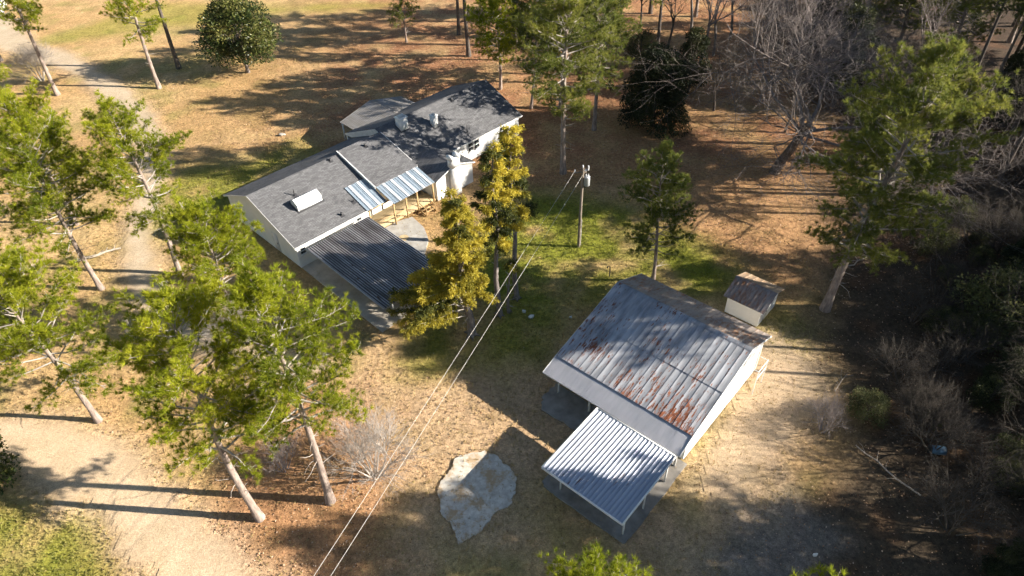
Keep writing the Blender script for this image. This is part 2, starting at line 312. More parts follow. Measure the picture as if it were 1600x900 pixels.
def sheet(name, D, base, z, amp):
    cc = base[None, None] * (0.82 + .36 * fbm(GX, GY, 2.6, 21))[..., None]; edge = np.clip(-D / 1.1, 0, 1)[..., None]
    cc = GC * (1 - edge * amp) + cc * edge * amp
    return tag(link(name, grid_mesh(name, GX, GY, np.full(GX.shape, z), cc, D < 0.15), M['dirt']), kind='structure')
inner = (GX > -103) & (GX < 83) & (GY > 9.5) & (GY < 130)
DLi = np.where(inner, DL, 9); DUi = np.where(inner, DU, 9); TRi = np.where(inner, TR, 9)
sheet('driveway', DLi, SAND, 0.004, .9); sheet('driveway', DUi, np.array([.48, .38, .27]), 0.006, .9); sheet('dirt_track', TRi, SAND * .85, 0.004, .7)

# broken concrete pad on the grass
pad = [(-4.7, 27.2), (-3.8, 28.3), (-2.0, 28.6), (-0.8, 27.6), (-0.1, 25.9), (-0.4, 24.6), (-1.6, 23.8), (-2.5, 22.5), (-3.6, 22.0), (-4.3, 23.0), (-5.0, 24.0), (-5.2, 25.9)]
def ragged(P, n=7, amp=0.16, seed=3):
    r = random.Random(seed); out = []
    for i in range(len(P)):
        a = Vector(P[i]); b = Vector(P[(i + 1) % len(P)]); pn = Vector((-(b - a).y, (b - a).x)).normalized()
        for j in range(n): q = a.lerp(b, j / n) + pn * r.uniform(-amp, amp); out.append((q.x, q.y))
    return out
def worn(P, n=14, amp=.42, seed=5):
    """outline rounded and eaten away by wear at several scales"""
    r = np.random.default_rng(seed); P = np.asarray(P, float); m = len(P) * n; t = np.arange(m) / n; i = t.astype(int); f = (t - i)[:, None]
    g_ = lambda k: P[(i + k) % len(P)]; Q = .5 * (2 * g_(0) + (g_(1) - g_(-1)) * f + (2 * g_(-1) - 5 * g_(0) + 4 * g_(1) - g_(2)) * f ** 2 + (3 * g_(0) - g_(-1) - 3 * g_(1) + g_(2)) * f ** 3)
    a = 2 * np.pi * np.arange(m) / m; k = sum(np.sin(a * fr + r.uniform(0, 6.28)) / fr ** .7 for fr in (5, 8, 13, 19, 27, 38, 51, 67)); c = Q.mean(0)
    return c + (Q - c) * (1 + amp * .22 * k)[:, None]
g = Geo(); g.slab([(x, y, 0.016) for x, y in worn(pad)], 0.12); tag(g.build('concrete_pad', M['concrete_pad']), kind='structure')
# ------------------------------------------------------------------ sheet-metal panels
def panel_mesh(name, wdt, length, rib=0.03, ribs=1, kind='seam', lap=0.02):
    """one roofing sheet lying in XY (x across, y up the slope); seam = flat pan with raised ribs, wave = corrugated"""
    g = Geo(); prof = []
    if kind == 'wave':
        n = ribs * 4
        for i in range(n + 1): x = wdt * i / n; prof.append((x, rib * math.sin(2 * math.pi * i / 4)))
    else:
        p = wdt / ribs
        for i in range(ribs):
            x = i * p; prof += [(x, 0), (x + .012, rib), (x + .045, rib), (x + .06, 0)]
        prof.append((wdt - .004, 0))
    P = np.array(prof); n = len(P)
    top = np.concatenate([np.stack([P[:, 0], np.full(n, y), P[:, 1]], 1) for y in (-lap, length)])
    q = [(i, i + 1, n + i + 1, n + i) for i in range(n - 1)]
    g.add(top, q); g.add(top - np.array([0, 0, 0.006]), [f[::-1] for f in q])
    g.add(np.concatenate([top[:n], top[:n] - np.array([0, 0, 0.006])]), [(i, n + i, n + i + 1, i + 1) for i in range(n - 1)])
    return g.mesh(name)
def panel_row(parent, me, m, x0, n, wdt, ylow, zlow, yhigh, zhigh, name='roof_panel', jit=0.004, r=rnd):
    """n copies of one sheet side by side along X, each an object; rises from (ylow,zlow) to (yhigh,zhigh)"""
    up = 1 if yhigh > ylow else -1; ang = math.atan2(zhigh - zlow, abs(yhigh - ylow))
    if len(me.materials) == 0: me.materials.append(m)
    for i in range(n):
        o = bpy.data.objects.new(name, me); COL.objects.link(o); o.parent = parent
        o.location = (x0 + i * wdt if up > 0 else x0 + (i + 1) * wdt, ylow, zlow + r.uniform(0, jit))
        o.rotation_euler = (ang + r.uniform(-.0015, .0015), r.uniform(-.004, .004), 0 if up > 0 else math.pi)
def window(parent, x0, x1, z0, z1, y, name='window', facing=-1, mull=1):
    """double-hung window in a wall facing local -Y: frame part with two panes, rails, sill"""
    f = Geo(); t = 0.07; d = facing
    ya, yb = sorted((y + d * 0.06, y - d * .02))
    f.box(x0, x0 + t, ya, yb, z0, z1); f.box(x1 - t, x1, ya, yb, z0, z1); f.box(x0 + t, x1 - t, ya, yb, z1 - t, z1); f.box(x0 + t, x1 - t, ya, yb, z0, z0 + t)
    zm = (z0 + z1) / 2; f.box(x0 + t, x1 - t, ya + .004, yb - .004, zm - .03, zm + .03)
    wobj = f.build(name, M['white_trim'], parent)
    for a, b in ((z0 + t, zm - .03), (zm + .03, z1 - t)):
        p = Geo(); ya2, yb2 = sorted((y + d * 0.022, y + d * .002)); p.box(x0 + t, x1 - t, ya2, yb2, a, b); p.build('pane', M['glass'], wobj)
    s = Geo(); ys_, ye_ = sorted((y + d * 0.13, y - d * .02)); s.box(x0 - .06, x1 + .06, ys_, ye_, z0 - .06, z0 - .003); s.build('sill', M['white_trim'], wobj)
    return wobj

# ------------------------------------------------------------------ the house
HA = R(45); heu = Vector((math.cos(HA), math.sin(HA), 0)); hev = Vector((math.sin(HA), -math.cos(HA), 0))
house = empty('house', 21 * heu - 49 * hev, HA)
tag(house, 'long white house with dark grey shingle roof behind the carport', 'house')
def roofpoly(name, P, parent, th=0.14, m='shingle'):
    g = Geo(); g.slab(P, th); return g.build(name, M[m], parent)
LWf = lambda y: 5.0 - .338 * (7.0 - y); LWr = lambda y: 5.0 - .42 * (y - 7.0)
MDf = lambda y: 5.22 - .295 * (7.0 - y)
RWf = lambda y: 5.2 - .449 * (8.1 - y); RWr = lambda y: 5.2 - .435 * (y - 8.1)
r1 = roofpoly('roof', [(.05, -.28, LWf(-.28)), (10.42, -.28, LWf(-.28)), (10.42, 7, 5), (.05, 7, 5)], house); r1['label'] = 'sunlit grey front slope of the left wing roof'
roofpoly('roof', [(.05, 7.003, 4.998), (15.95, 7.003, 4.998), (15.95, 12.75, LWr(12.75)), (.05, 12.75, LWr(12.75))], house)
r2 = roofpoly('roof', [(10.46, 1.25, MDf(1.25)), (15.96, 1.25, MDf(1.25)), (15.96, 7.15, MDf(7.15)), (10.46, 7.15, MDf(7.15))], house, .10)
r3 = roofpoly('roof', [(16, 2.15, RWf(2.15)), (32.65, 2.15, RWf(2.15)), (32.65, 8.1, 5.2), (16, 8.1, 5.2)], house)
roofpoly('roof', [(16, 8.103, 5.198), (32.65, 8.103, 5.198), (32.65, 14.4, RWr(14.4)), (16, 14.4, RWr(14.4))], house)
gz = lambda x: 3.52 - .37 * abs(x - 18.86)
roofpoly('roof', [(16.12, -1.35, gz(16.12)), (18.86, -1.35, 3.52), (18.86, 4.5, 3.52), (16.12, 2.3, gz(16.12))], house, .12)
roofpoly('roof', [(18.863, -1.35, 3.519), (21.6, -1.35, gz(21.6)), (21.6, 2.3, gz(21.6)), (18.863, 4.5, 3.519)], house, .12)
# ridge caps
def cap(a, b, parent, m='shingle'):
    g = Geo(); a = Vector(a); b = Vector(b); d = (b - a).normalized(); s = d.cross(Vector((0, 0, 1))) * .16
    n = max(3, int((b - a).length / .45))
    for i in range(n):
        p = a.lerp(b, i / n); q = a.lerp(b, (i + 1.15) / n if i < n - 1 else 1); h = Vector((0, 0, .03 + .008 * (i % 2)))
        dn = Vector((0, 0, -.035))
        g.add([tuple(v) for v in (p - s + dn, p + h, p + s + dn, q - s + dn, q + h, q + s + dn)], [(0, 1, 4, 3), (1, 2, 5, 4)])
    return g.build('ridge_cap', M[m], parent)
cap((.05, 7, 5.0), (10.46, 7, 5.0), house); cap((16, 8.1, 5.2), (32.65, 8.1, 5.2), house); cap((18.86, -1.35, 3.52), (18.86, 4.3, 3.52), house)
# walls (each a closed panel 0.2 thick)
def wall(P, nrm, parent, m='white_siding', th=0.18, name='wall'):
    """vertical polygon P with thickness th against the direction nrm"""
    g = Geo(); P = np.asarray(P, float); Q = P - np.asarray(nrm, float) * th; n = len(P)
    g.add(P, [list(range(n))]); g.add(Q, [list(range(n))[::-1]])
    for i in range(n): j = (i + 1) % n; g.add([P[i], Q[i], Q[j], P[j]], [(0, 1, 2, 3)])
    return g.build(name, M[m], parent)
wall([(.3, 0, 0), (8.15, 0, 0), (8.15, 0, 2.38), (.3, 0, 2.38)], (0, -1, 0), house)
wall([(.3, 0.19, 0), (.3, 0.19, LWf(.19) - .15), (.3, 7, 4.85), (.3, 12.4, LWr(12.4) - .16), (.3, 12.4, 0)], (-1, 0, 0), house)
wall([(.5, 12.42, 0), (15.9, 12.42, 0), (15.9, 12.42, 2.5), (.5, 12.42, 2.5)], (0, 1, 0), house)
wall([(8.15, .19, 0), (8.15, 1.7, 0), (8.15, 1.7, 2.9), (8.15, .19, 2.45)], (1, 0, 0), house)
wall([(8.16, 1.72, 0), (16.3, 1.72, 0), (16.3, 1.72, 3.25), (8.16, 1.72, 3.0)], (0, -1, 0), house)
wall([(16.3, -1.1, 0), (21.4, -1.1, 0), (21.4, -1.1, 2.46), (18.86, -1.1, 3.4), (16.3, -1.1, 2.46)], (0, -1, 0), house)
wall([(16.3, -.91, 0), (16.3, 1.7, 0), (16.3, 1.7, 2.42), (16.3, -.91, 2.42)], (-1, 0, 0), house)
wall([(21.4, -.91, 0), (21.4, 2.38, 0), (21.4, 2.38, 2.42), (21.4, -.91, 2.42)], (1, 0, 0), house)
wall([(21.42, 2.4, 0), (32.3, 2.4, 0), (32.3, 2.4, RWf(2.4) - .15), (21.42, 2.4, RWf(2.4) - .15)], (0, -1, 0), house)
wall([(32.3, 2.6, 0), (32.3, 14.1, 0), (32.3, 14.1, 2.4), (32.3, 8.1, 5.04), (32.3, 2.6, 2.55)], (1, 0, 0), house)
wall([(16, 14.12, 0), (32.1, 14.12, 0), (32.1, 14.12, 2.4), (16, 14.12, 2.4)], (0, 1, 0), house)
# fascia: the step where the roofs change height, white edge boards
def board(P, parent, nrm, th=.03, m='white_trim', name='fascia'): return wall(P, nrm, parent, m, th, name)
board([(10.455, 1.2, LWf(1.2) + .005), (10.455, 7.1, 5.0), (10.455, 7.15, MDf(7.15) + .01), (10.455, 1.2, MDf(1.2) + .01)], house, (-1, 0, 0), .04)
g = Geo(); g.slab([(10.40, 1.2, MDf(1.2) + .05), (10.50, 1.2, MDf(1.2) + .05), (10.50, 7.15, MDf(7.15) + .05), (10.40, 7.15, MDf(7.15) + .05)], .045); g.build('fascia', M['white_trim'], house)
board([(15.99, 7.2, 4.90), (15.99, 12.9, LWr(12.75) - .12), (15.99, 14.4, RWr(14.4) - .14), (15.99, 14.4, RWr(14.4) + .01), (15.99, 8.1, 5.21)], house, (-1, 0, 0), .04)
board([(16.02, 2.15, RWf(2.15)), (16.02, 7.1, RWf(7.1)), (16.02, 7.1, MDf(7.1)), (16.02, 2.15, MDf(2.15))], house, (1, 0, 0), .05)
board([(.06, -.31, LWf(-.28) - .20), (8.2, -.31, LWf(-.28) - .20), (8.2, -.31, LWf(-.28) + .01), (.06, -.31, LWf(-.28) + .01)], house, (0, -1, 0), .03)
board([(21.6, 2.12, RWf(2.15) - .16), (32.66, 2.12, RWf(2.15) - .16), (32.66, 2.12, RWf(2.15) + .01), (21.6, 2.12, RWf(2.15) + .01)], house, (0, -1, 0), .03)
for s_, xa in ((1, 16.12), (-1, 21.6)):
    board([(xa, -1.38, gz(xa) - .14), (18.86, -1.38, 3.38), (18.86, -1.38, 3.53), (xa, -1.38, gz(xa) + .01)], house, (0, -1, 0), .03)
board([(.02, -.3, LWf(-.28) - .15), (.02, 7, 4.85), (.02, 7, 5.01), (.02, -.3, LWf(-.28) + .01)], house, (-1, 0, 0), .03)
board([(.02, 12.76, LWr(12.75) - .15), (.02, 12.76, LWr(12.75) + .01), (.02, 7, 5.01), (.02, 7, 4.85)], house, (-1, 0, 0), .03)
# windows
window(house, .55, 1.2, 1.35, 2.12, 0); window(house, 6.95, 7.6, 1.35, 2.12, 0)
window(house, 24.0, 24.85, 1.1, 2.25, 2.4); window(house, 24.95, 25.8, 1.1, 2.25, 2.4); window(house, 29.0, 29.9, 1.1, 2.25, 2.4)
window(house, 9.6, 10.7, .95, 2.2, 1.72)
d_ = Geo(); d_.box(12.6, 13.55, 1.64, 1.70, .32, 2.35); dd = d_.build('door', M['white_trim'], house); k_ = Geo(); k_.box(12.68, 12.73, 1.58, 1.64, 1.25, 1.40); k_.build('handle', M['dark_metal'], dd)
# side door and small sill detail on the left gable end
d_ = Geo(); d_.box(.245, .298, 3.4, 4.35, .1, 2.15); dd = d_.build('door', M['white_trim'], house); k_ = Geo(); k_.box(.19, .245, 3.5, 3.56, 1.05, 1.15); k_.build('handle', M['dark_metal'], dd)
# white ventilator housing on the left wing
g = Geo(); zb = LWf(2.95) - .05
P0 = [(2.85, 2.95, zb), (5.5, 2.95, zb), (5.5, 4.05, zb), (2.85, 4.05, zb)]
def prism(g, x0, x1, prof):
    n = len(prof); V = [(x0, y, z) for y, z in prof] + [(x1, y, z) for y, z in prof]
    g.add(V, [list(range(n))[::-1]]); 
    gg = V; g.add(V, [list(range(n, 2 * n))])
    for i in range(n): j = (i + 1) % n; g.add([V[i], V[j], V[n + j], V[n + i]], [(0, 1, 2, 3)])
prism(g, 2.85, 5.5, [(2.95, zb), (4.15, zb + .35), (4.15, zb + .80), (3.62, zb + 1.08), (2.95, zb + .66)])
vb = g.build('roof_ventilator', M['white_metal'], house); vb['label'] = 'large white sheet-metal ventilator housing'
g = Geo(); g.slab([(2.7, 2.78, LWf(2.78) + .03), (5.65, 2.78, LWf(2.78) + .03), (5.65, 4.3, LWf(4.3) + .03), (2.7, 4.3, LWf(4.3) + .03)], .05); g.build('flashing', M['dark_metal'], vb)
g = Geo(); g.box(2.93, 5.42, 2.915, 2.947, zb + .12, zb + .2); g.build('louvre', M['grey_metal'], vb)
# chimneys
def stack(x0, x1, y0, y1, z0, z1, name, cap_over=.07):
    g = Geo(); g.box(x0, x1, y0, y1, z0, z1); s = g.build(name, M['white_trim'], house)
    c = Geo(); c.box(x0 - cap_over, x1 + cap_over, y0 - cap_over, y1 + cap_over, z1, z1 + .09); c.build('chimney_cap', M['white_metal'], s)
    f = Geo(); f.box(x0 + .15, x1 - .15, y0 + .15, y1 - .15, z1 + .09, z1 + .22); f.build('flue', M['grey_metal'], s)
    b = Geo(); b.slab([(x0 - .12, y0 - .15, RWf(y0 - .15) + .02), (x1 + .12, y0 - .15, RWf(y0 - .15) + .02), (x1 + .12, y1 + .1, RWf(y1 + .1) + .02), (x0 - .12, y1 + .1, RWf(y1 + .1) + .02)], .03); b.build('flashing', M['dark_metal'], s)
stack(18.35, 19.35, 6.6, 7.5, 4.3, 5.85, 'chimney'); stack(21.9, 22.5, 5.35, 6.0, 3.7, 5.25, 'chimney', .04)
g = Geo(); g.box(18.1, 19.15, -1.75, -1.102, 0, 3.3); g.box(18.1, 19.15, -1.75, -1.0, 3.3, 4.2)
chm = g.build('chimney', M['white_trim'], house); chm['label'] = 'white chimney breast on the front gable'
g = Geo()
for xa, xb in ((18.04, 18.36), (18.89, 19.21)): g.box(xa, xb, -1.8, -.96, 4.2, 4.62)
g.box(18.36, 18.89, -1.8, -.96, 4.2, 4.34); g.build('chimney_cap', M['white_trim'], chm)
# vent pipes and small roof vents
for (x, y, fn, h, rr) in ((9.25, 6.66, LWf, .25, .14), (5.88, .55, LWf, .3, .12), (7.81, 1.25, LWf, .35, .05), (3.72, 4.75, LWf, .7, .06), (26.5, 7.5, RWf, .3, .14), (13.3, 6.2, MDf, .3, .12), (24.8, 3.2, RWf, .9, .04)):
    g = Geo(); z = fn(y); g.tube([(x, y, z - .1), (x, y, z + h), (x, y, z + h + .01)], [rr, rr, rr * .9], 10); pv = g.build('vent_pipe', M['dark_metal'], house)
    c = Geo(); c.slab([(x - .22, y - .25, fn(y - .25) + .015), (x + .22, y - .25, fn(y - .25) + .015), (x + .22, y + .25, fn(y + .25) + .015), (x - .22, y + .25, fn(y + .25) + .015)], .02); c.build('flashing', M['dark_metal'], pv)
# a stick lying on the rear slope of the left wing
# metal patio cover (two flights of galvanised sheets), deck, posts, railing, stair
M['galv'] = metal_roof('galv', (0.34, 0.41, 0.48), (0.22, 0.28, 0.34), 1.25, 1.4, house, .2, .38, .35)
M['galv_light'] = plain_paint('galv_light', (0.64, 0.67, 0.70), (0.50, 0.53, 0.56), 0.4)
pc = Geo(); pc.bar((8.2, -.28, 2.46), (10.7, -.28, 2.46), .09, .14); pc.bar((10.65, -1.25, 2.60), (15.85, -1.25, 2.60), .09, .16); pc.bar((10.75, -1.25, 2.58), (10.75, 1.6, 3.32), .07, .12); pc.bar((15.75, -1.25, 2.58), (15.75, 1.6, 3.32), .07, .12)
cover = pc.build('patio_cover', M['lumber'], house); cover['label'] = 'galvanised sheet patio cover on pale timber posts'
pmL = panel_mesh('cover_sheet_left', .30, math.hypot(3.4, LWf(3.1) - LWf(-.3)), .022, 1, 'seam'); pmR = panel_mesh('cover_sheet_right', .30, math.hypot(2.75, .75), .022, 1, 'seam')
panel_row(cover, pmL, M['galv'], 8.12, 8, .30, -.38, LWf(-.38) + .07, 3.05, LWf(3.05) + .07)
panel_row(cover, pmR, M['galv'], 10.56, 18, .295, -1.45, 2.68, 1.28, 3.43)
pl1 = pmL.copy(); pl1.materials.clear(); pl2 = pmR.copy(); pl2.materials.clear()
panel_row(cover, pl1, M['galv_light'], 8.5, 1, .3, -.40, LWf(-.38) + .10, 3.05, LWf(3.05) + .10); panel_row(cover, pl1, M['galv_light'], 9.5, 1, .3, -.40, LWf(-.38) + .10, 3.05, LWf(3.05) + .10)
for x in (11.3, 12.3, 13.3, 14.3, 15.25): panel_row(cover, pl2, M['galv_light'], x, 1, .3, -1.47, 2.71, 1.28, 3.46)
for (x, y, h) in ((10.65, -1.2, 2.53), (12.2, -1.2, 2.53), (13.6, -1.2, 2.53), (15.7, -1.2, 2.53), (8.4, -.25, 2.4)):
    g = Geo(); g.box(x - .06, x + .06, y - .06, y + .06, 0, h); g.build('post', M['lumber'], cover)
deck = Geo(); deck.box(8.3, 16.2, -.9, 1.6, .12, .24); dk = deck.build('deck', M['lumber'], house)
bme = Geo(); bme.box(0, .135, -.95, 1.6, 0, .035); bmesh_ = bme.mesh('deck_board')
for i in range(54):
    o = link('deck_board', bmesh_, M['deck_board'], dk); o.location = (8.3 + i * .146, 0, .245)
rail = Geo(); rail.bar((8.45, -.3, 1.2), (10.65, -1.2, 1.2), .05, .09); rail.bar((8.45, -.3, .75), (10.65, -1.2, .75), .05, .07); rail.bar((10.65, -1.2, 1.2), (12.2, -1.2, 1.2), .05, .09); rail.bar((10.65, -1.2, .75), (12.2, -1.2, .75), .05, .07)
rail.build('railing', M['lumber'], house)
st = Geo(); st.bar((13.7, -1.1, .25), (13.7, -2.3, .0), .05, .22); st.bar((15.0, -1.1, .25), (15.0, -2.3, .0), .05, .22)
for i in range(2): st.box(13.7, 15.0, -1.55 - .45 * i, -1.25 - .45 * i, .20 - .1 * i, .235 - .1 * i)
st.bar((13.75, -1.15, 1.1), (13.75, -2.3, .8), .06); st.bar((14.95, -1.15, 1.1), (14.95, -2.3, .8), .06); st.bar((13.75, -2.3, 0), (13.75, -2.3, .85), .07); st.bar((14.95, -2.3, 0), (14.95, -2.3, .85), .07)
st.build('stair', M['lumber'], house)
# rear porch with its own sheet-metal gable
M['porch_metal'] = metal_roof('porch_metal', (0.30, 0.29, 0.28), (0.20, 0.18, 0.16), 0.95, 1.2, house, .2, .55, .3)
for sx in (-1, 1):
    slope_len = math.hypot(4.6, 1.1); me = panel_mesh('porch_sheet', .62, slope_len, .045, 2, 'wave')
    if len(me.materials) == 0: me.materials.append(M['porch_metal'])
    for i in range(9):
        o = bpy.data.objects.new('roof_panel', me); COL.objects.link(o); o.parent = house
        y0 = 11.9 + i * .61
        if sx < 0: o.location = (17.4, y0 + .62, 2.3); o.rotation_euler = (math.atan2(1.1, 4.6), 0, -math.pi / 2)
        else: o.location = (26.6, y0, 2.3); o.rotation_euler = (math.atan2(1.1, 4.6), 0, math.pi / 2)
for (x, y) in ((17.6, 17.2), (22, 17.2), (26.4, 17.2)):
    g = Geo(); g.box(x - .07, x + .07, y - .07, y + .07, 0, 2.28 if x != 22 else 3.3); g.build('porch_post', M['white_trim'], house)
# patio slab and round lid
g = Geo(); g.slab([(6.6, -.02, .05), (8.2, -.02, .05), (12.6, -1.3, .05), (12.2, -3.6, .05), (11.2, -5.5, .05), (8.9, -7.4, .05), (6.6, -10.5, .05)], .12)
pt = g.build('patio', M['concrete']); pt.location = house.location; pt.rotation_euler = (0, 0, HA); tag(pt, kind='structure')
g = Geo(); a_ = np.linspace(0, 2 * np.pi, 24, endpoint=False); g.slab([(9.7 + .48 * math.cos(t), -3.5 + .48 * math.sin(t), .10) for t in a_], .048)
ld = g.build('round_lid', M['deck_board']); ld.location = house.location; ld.rotation_euler = (0, 0, HA); tag(ld, 'round tan lid lying flat on the concrete patio', 'lid')

# ------------------------------------------------------------------ carport
cp = empty('carport', house.location, HA); tag(cp, 'open carport with dark weathered corrugated roof in front of the house', 'carport')
M['cp_metal'] = metal_roof('cp_metal', (0.52, 0.51, 0.52), (0.14, 0.125, 0.12), 0.94, 1.22, cp, .18, .5, .3, ((0.06, 0.035, 0.025), (0.20, 0.12, 0.08)), valley=(6.75 / 10 + .02) / 3)
cw = 6.75 / 10
for r_, (ya, za, yb, zb_) in enumerate(((-12.25, 2.12, -8.45, 2.24), (-8.6, 2.262, -4.75, 2.38), (-4.9, 2.40, -1.15, 2.52))):
    me = panel_mesh('carport_sheet', cw + .02, math.hypot(yb - ya, zb_ - za) + .06,   .05, 3, 'wave'); panel_row(cp, me, M['cp_metal'], .85, 10, cw, ya, za, yb, zb_)
for y, z in ((-11.2, 2.09), (-8.5, 2.17), (-4.8, 2.30), (-1.3, 2.42)):
    g = Geo(); g.bar((.85, y, z - .04), (7.6, y, z - .04), .06, .12); g.build('beam', M['lumber'], cp)
    for x in (2.3, 6.4):
        g = Geo(); g.box(x - .05, x + .05, y - .05, y + .05, .04, z - .1); g.build('post', M['grey_metal'], cp)
for x in (.8, 7.63):
    g = Geo(); g.bar((x, -12.25, 2.10), (x, -1.15, 2.52), .05, .06); g.build('edge_trim', M['grey_metal'], cp)
slabp = [(.35, -.02), (6.59, -.02), (6.59, -12.0), (5.5, -12.3), (.15, -12.35)]
g = Geo(); g.slab([(x, y, .045) for x, y in slabp], .12); s_ = g.build('carport_slab', M['concrete_pale']); s_.location = house.location; s_.rotation_euler = (0, 0, HA); tag(s_, kind='structure')

# ------------------------------------------------------------------ the barn
BA = R(-42); beu = Vector((math.cos(BA), math.sin(BA), 0)); bev = Vector((math.sin(BA), -math.cos(BA), 0)); BO = -21 * beu - 26.5 * bev
barn = empty('barn', BO, BA); tag(barn, 'large white barn with rust-streaked grey metal roof', 'barn')
BW = 11.4
M['barn_metal'] = metal_roof('barn_metal', (0.42, 0.43, 0.455), (0.15, 0.155, 0.17), 0.845, 0.88, barn, .10, .42, .35, band=(3.5, 8.0, .035, -.05), fine=5.0)
M['barn_rear'] = metal_roof('barn_rear', (0.46, 0.40, 0.35), (0.30, 0.24, 0.20), 0.80, 1.0, barn, .25, .5, .25, ((0.20, 0.08, 0.035), (0.42, 0.18, 0.06)))
M['barn_new'] = metal_roof('barn_new', (0.47, 0.465, 0.49), (0.35, 0.355, 0.385), 1.25, 1.4, barn, .2, .4, .3)
npan = 22; bw = BW / npan
for r_, (ya, za, yb, zb_) in enumerate(((1.5, 3.0, 5.35, 4.005), (5.2, 3.99, 9.15, 5.0))):
    me = panel_mesh('barn_sheet', bw + .01, math.hypot(yb - ya, zb_ - za) + .05, .014, 1, 'seam'); panel_row(barn, me, M['barn_metal'], 0, npan, bw, ya, za + .012 * r_, yb, zb_ + .012 * r_, jit=.012)
me = panel_mesh('barn_rear_sheet', bw + .01, math.hypot(3.75, 1.5) + .05, .012, 1, 'seam'); panel_row(barn, me, M['barn_rear'], 0, npan, bw, 12.95, 3.48, 9.22, 5.0, jit=.012)
me = panel_mesh('barn_lean_sheet', bw + .01, math.hypot(1.72, .53), .016, 6, 'wave'); panel_row(barn, me, M['barn_new'], 0, npan, bw, -.05, 2.44, 1.6, 2.96)
g = Geo(); 
g.add([(0, 8.95, 4.985), (0, 9.2, 5.07), (0, 9.45, 4.965), (BW, 8.95, 4.985), (BW, 9.2, 5.07), (BW, 9.45, 4.965)], [(0, 3, 4, 1), (1, 4, 5, 2)]); g.build('ridge_cap', M['barn_metal'], barn)
bf = lambda y: 3.0 + (y - 1.5) * .2614 if y > 1.5 else 2.46 + y * .33
def brf(y): return 5.0 - (y - 9.2) * .405
for x, nx in ((.3, -1), (BW - .3, 1)):
    wall([(x, 1.6, 0), (x, 12.6, 0), (x, 12.6, brf(12.6) - .1), (x, 9.2, 4.88), (x, 1.6, 2.9)][::1], (nx, 0, 0), barn)
wall([(.5, 1.6, 0), (BW - .5, 1.6, 0), (BW - .5, 1.6, 2.88), (.5, 1.6, 2.88)], (0, -1, 0), barn, 'white_siding')
wall([(.5, 12.6, 0), (BW - .5, 12.6, 0), (BW - .5, 12.6, 3.4), (.5, 12.6, 3.4)], (0, 1, 0), barn)
for x, nx in ((-.02, -1), (BW + .02, 1)):
    board([(x, -.05, 2.30), (x, 1.5, 2.84), (x, 9.2, 4.86), (x, 9.2, 5.05), (x, 1.5, 3.02), (x, -.05, 2.47)], barn, (nx, 0, 0), .03)
    board([(x, 9.2, 4.86), (x, 12.95, 3.34), (x, 12.95, 3.51), (x, 9.2, 5.05)], barn, (nx, 0, 0), .03)
g = Geo(); g.bar((0, -.03, 2.37), (BW, -.03, 2.37), .04, .13); g.build('fascia', M['white_trim'], barn)
for x in (.9, 3.7, 7.5, BW - .5):
    g = Geo(); g.box(x - .06, x + .06, .7, .82, 0, 2.55); g.build('post', M['white_trim'], barn)
for xa in (2.2, 7.0):
    d_ = Geo(); d_.box(xa, xa + 2.2, 1.53, 1.59, .05, 2.35); dd = d_.build('door', M['white_trim'], barn); k_ = Geo(); k_.box(xa + 1.0, xa + 1.2, 1.47, 1.53, 1.0, 1.06); k_.build('handle', M['dark_metal'], dd)
    for zz in (.5, 1.2, 1.85):
        k_ = Geo(); k_.box(xa + .06, xa + 2.14, 1.512, 1.53, zz, zz + .08); k_.build('brace', M['white_siding'], dd)
g = Geo(); g.slab([(x, y, .10) for x, y in ragged([(.2, 1.4), (.25, -.4), (.9, -1.3), (4.2, -1.15), (5.2, -.6), (5.2, 1.4)], 5, .10, 8)], .14)
s_ = g.build('barn_apron', M['concrete_old']); s_.location = BO; s_.rotation_euler = (0, 0, BA); tag(s_, kind='structure')
# white steel rack at the far end of the barn
rk = empty('steel_rack', BO + beu * (BW + .15) - bev * 10.0, BA); tag(rk, 'white tubular steel rack beside the right end of the barn', 'rack')
for y in (0, 1.5):
    g = Geo(); g.tube([(.5, y, 0), (.5, y, 2.5)], .03, 8); g.build('upright', M['white_metal'], rk)
    g = Geo(); g.tube([(-.1, y, 2.45), (.5, y, 2.45)], .028, 8); g.build('crossbar', M['white_metal'], rk)
for z in (1.7, 2.48):
    g = Geo(); g.tube([(.5, -.05, z), (.5, 1.55, z)], .03, 8); g.build('rail', M['white_metal'], rk)

# ------------------------------------------------------------------ canopy on posts in front of the barn
cn = empty('canopy', BO + beu * 5.1 + bev * .35, BA); tag(cn, 'pale ribbed metal canopy on white posts beside the barn', 'canopy')
M['canopy_metal'] = metal_roof('canopy_metal', (0.38, 0.41, 0.475), (0.27, 0.30, 0.36), 0.90, 0.96, cn, .16, .4, .3, ((0.06, 0.03, 0.025), (0.16, 0.08, 0.06)))
CW, CD = 6.15, 6.05; ncp = 22
me = panel_mesh('canopy_pan', CW / ncp + .004, math.hypot(CD, .22), .04, 1, 'seam', 0); panel_row(cn, me, M['canopy_metal'], 0, ncp, CW / ncp, -CD, 2.38, 0, 2.60, jit=.003)
for a, b in (((-.03, -CD - .02, 2.36), (CW + .03, -CD - .02, 2.36)), ((-.03, .02, 2.58), (CW + .03, .02, 2.58)), ((-.03, -CD, 2.38), (-.03, 0, 2.60)), ((CW + .03, -CD, 2.38), (CW + .03, 0, 2.60))):
    g = Geo(); g.bar(a, b, .09, .15); g.build('edge_trim', M['white_metal'], cn)
for y in (-CD + .7, -CD / 2, -.4):
    g = Geo(); g.bar((0, y, 2.24 + (y + CD) * .036), (CW, y, 2.24 + (y + CD) * .036), .07, .12); g.build('beam', M['white_metal'], cn)
    for x in (1.0, CW - .2):
        g = Geo(); g.box(x - .045, x + .045, y - .045, y + .045, .05, 2.2 + (y + CD) * .036); g.build('post', M['white_metal'], cn)
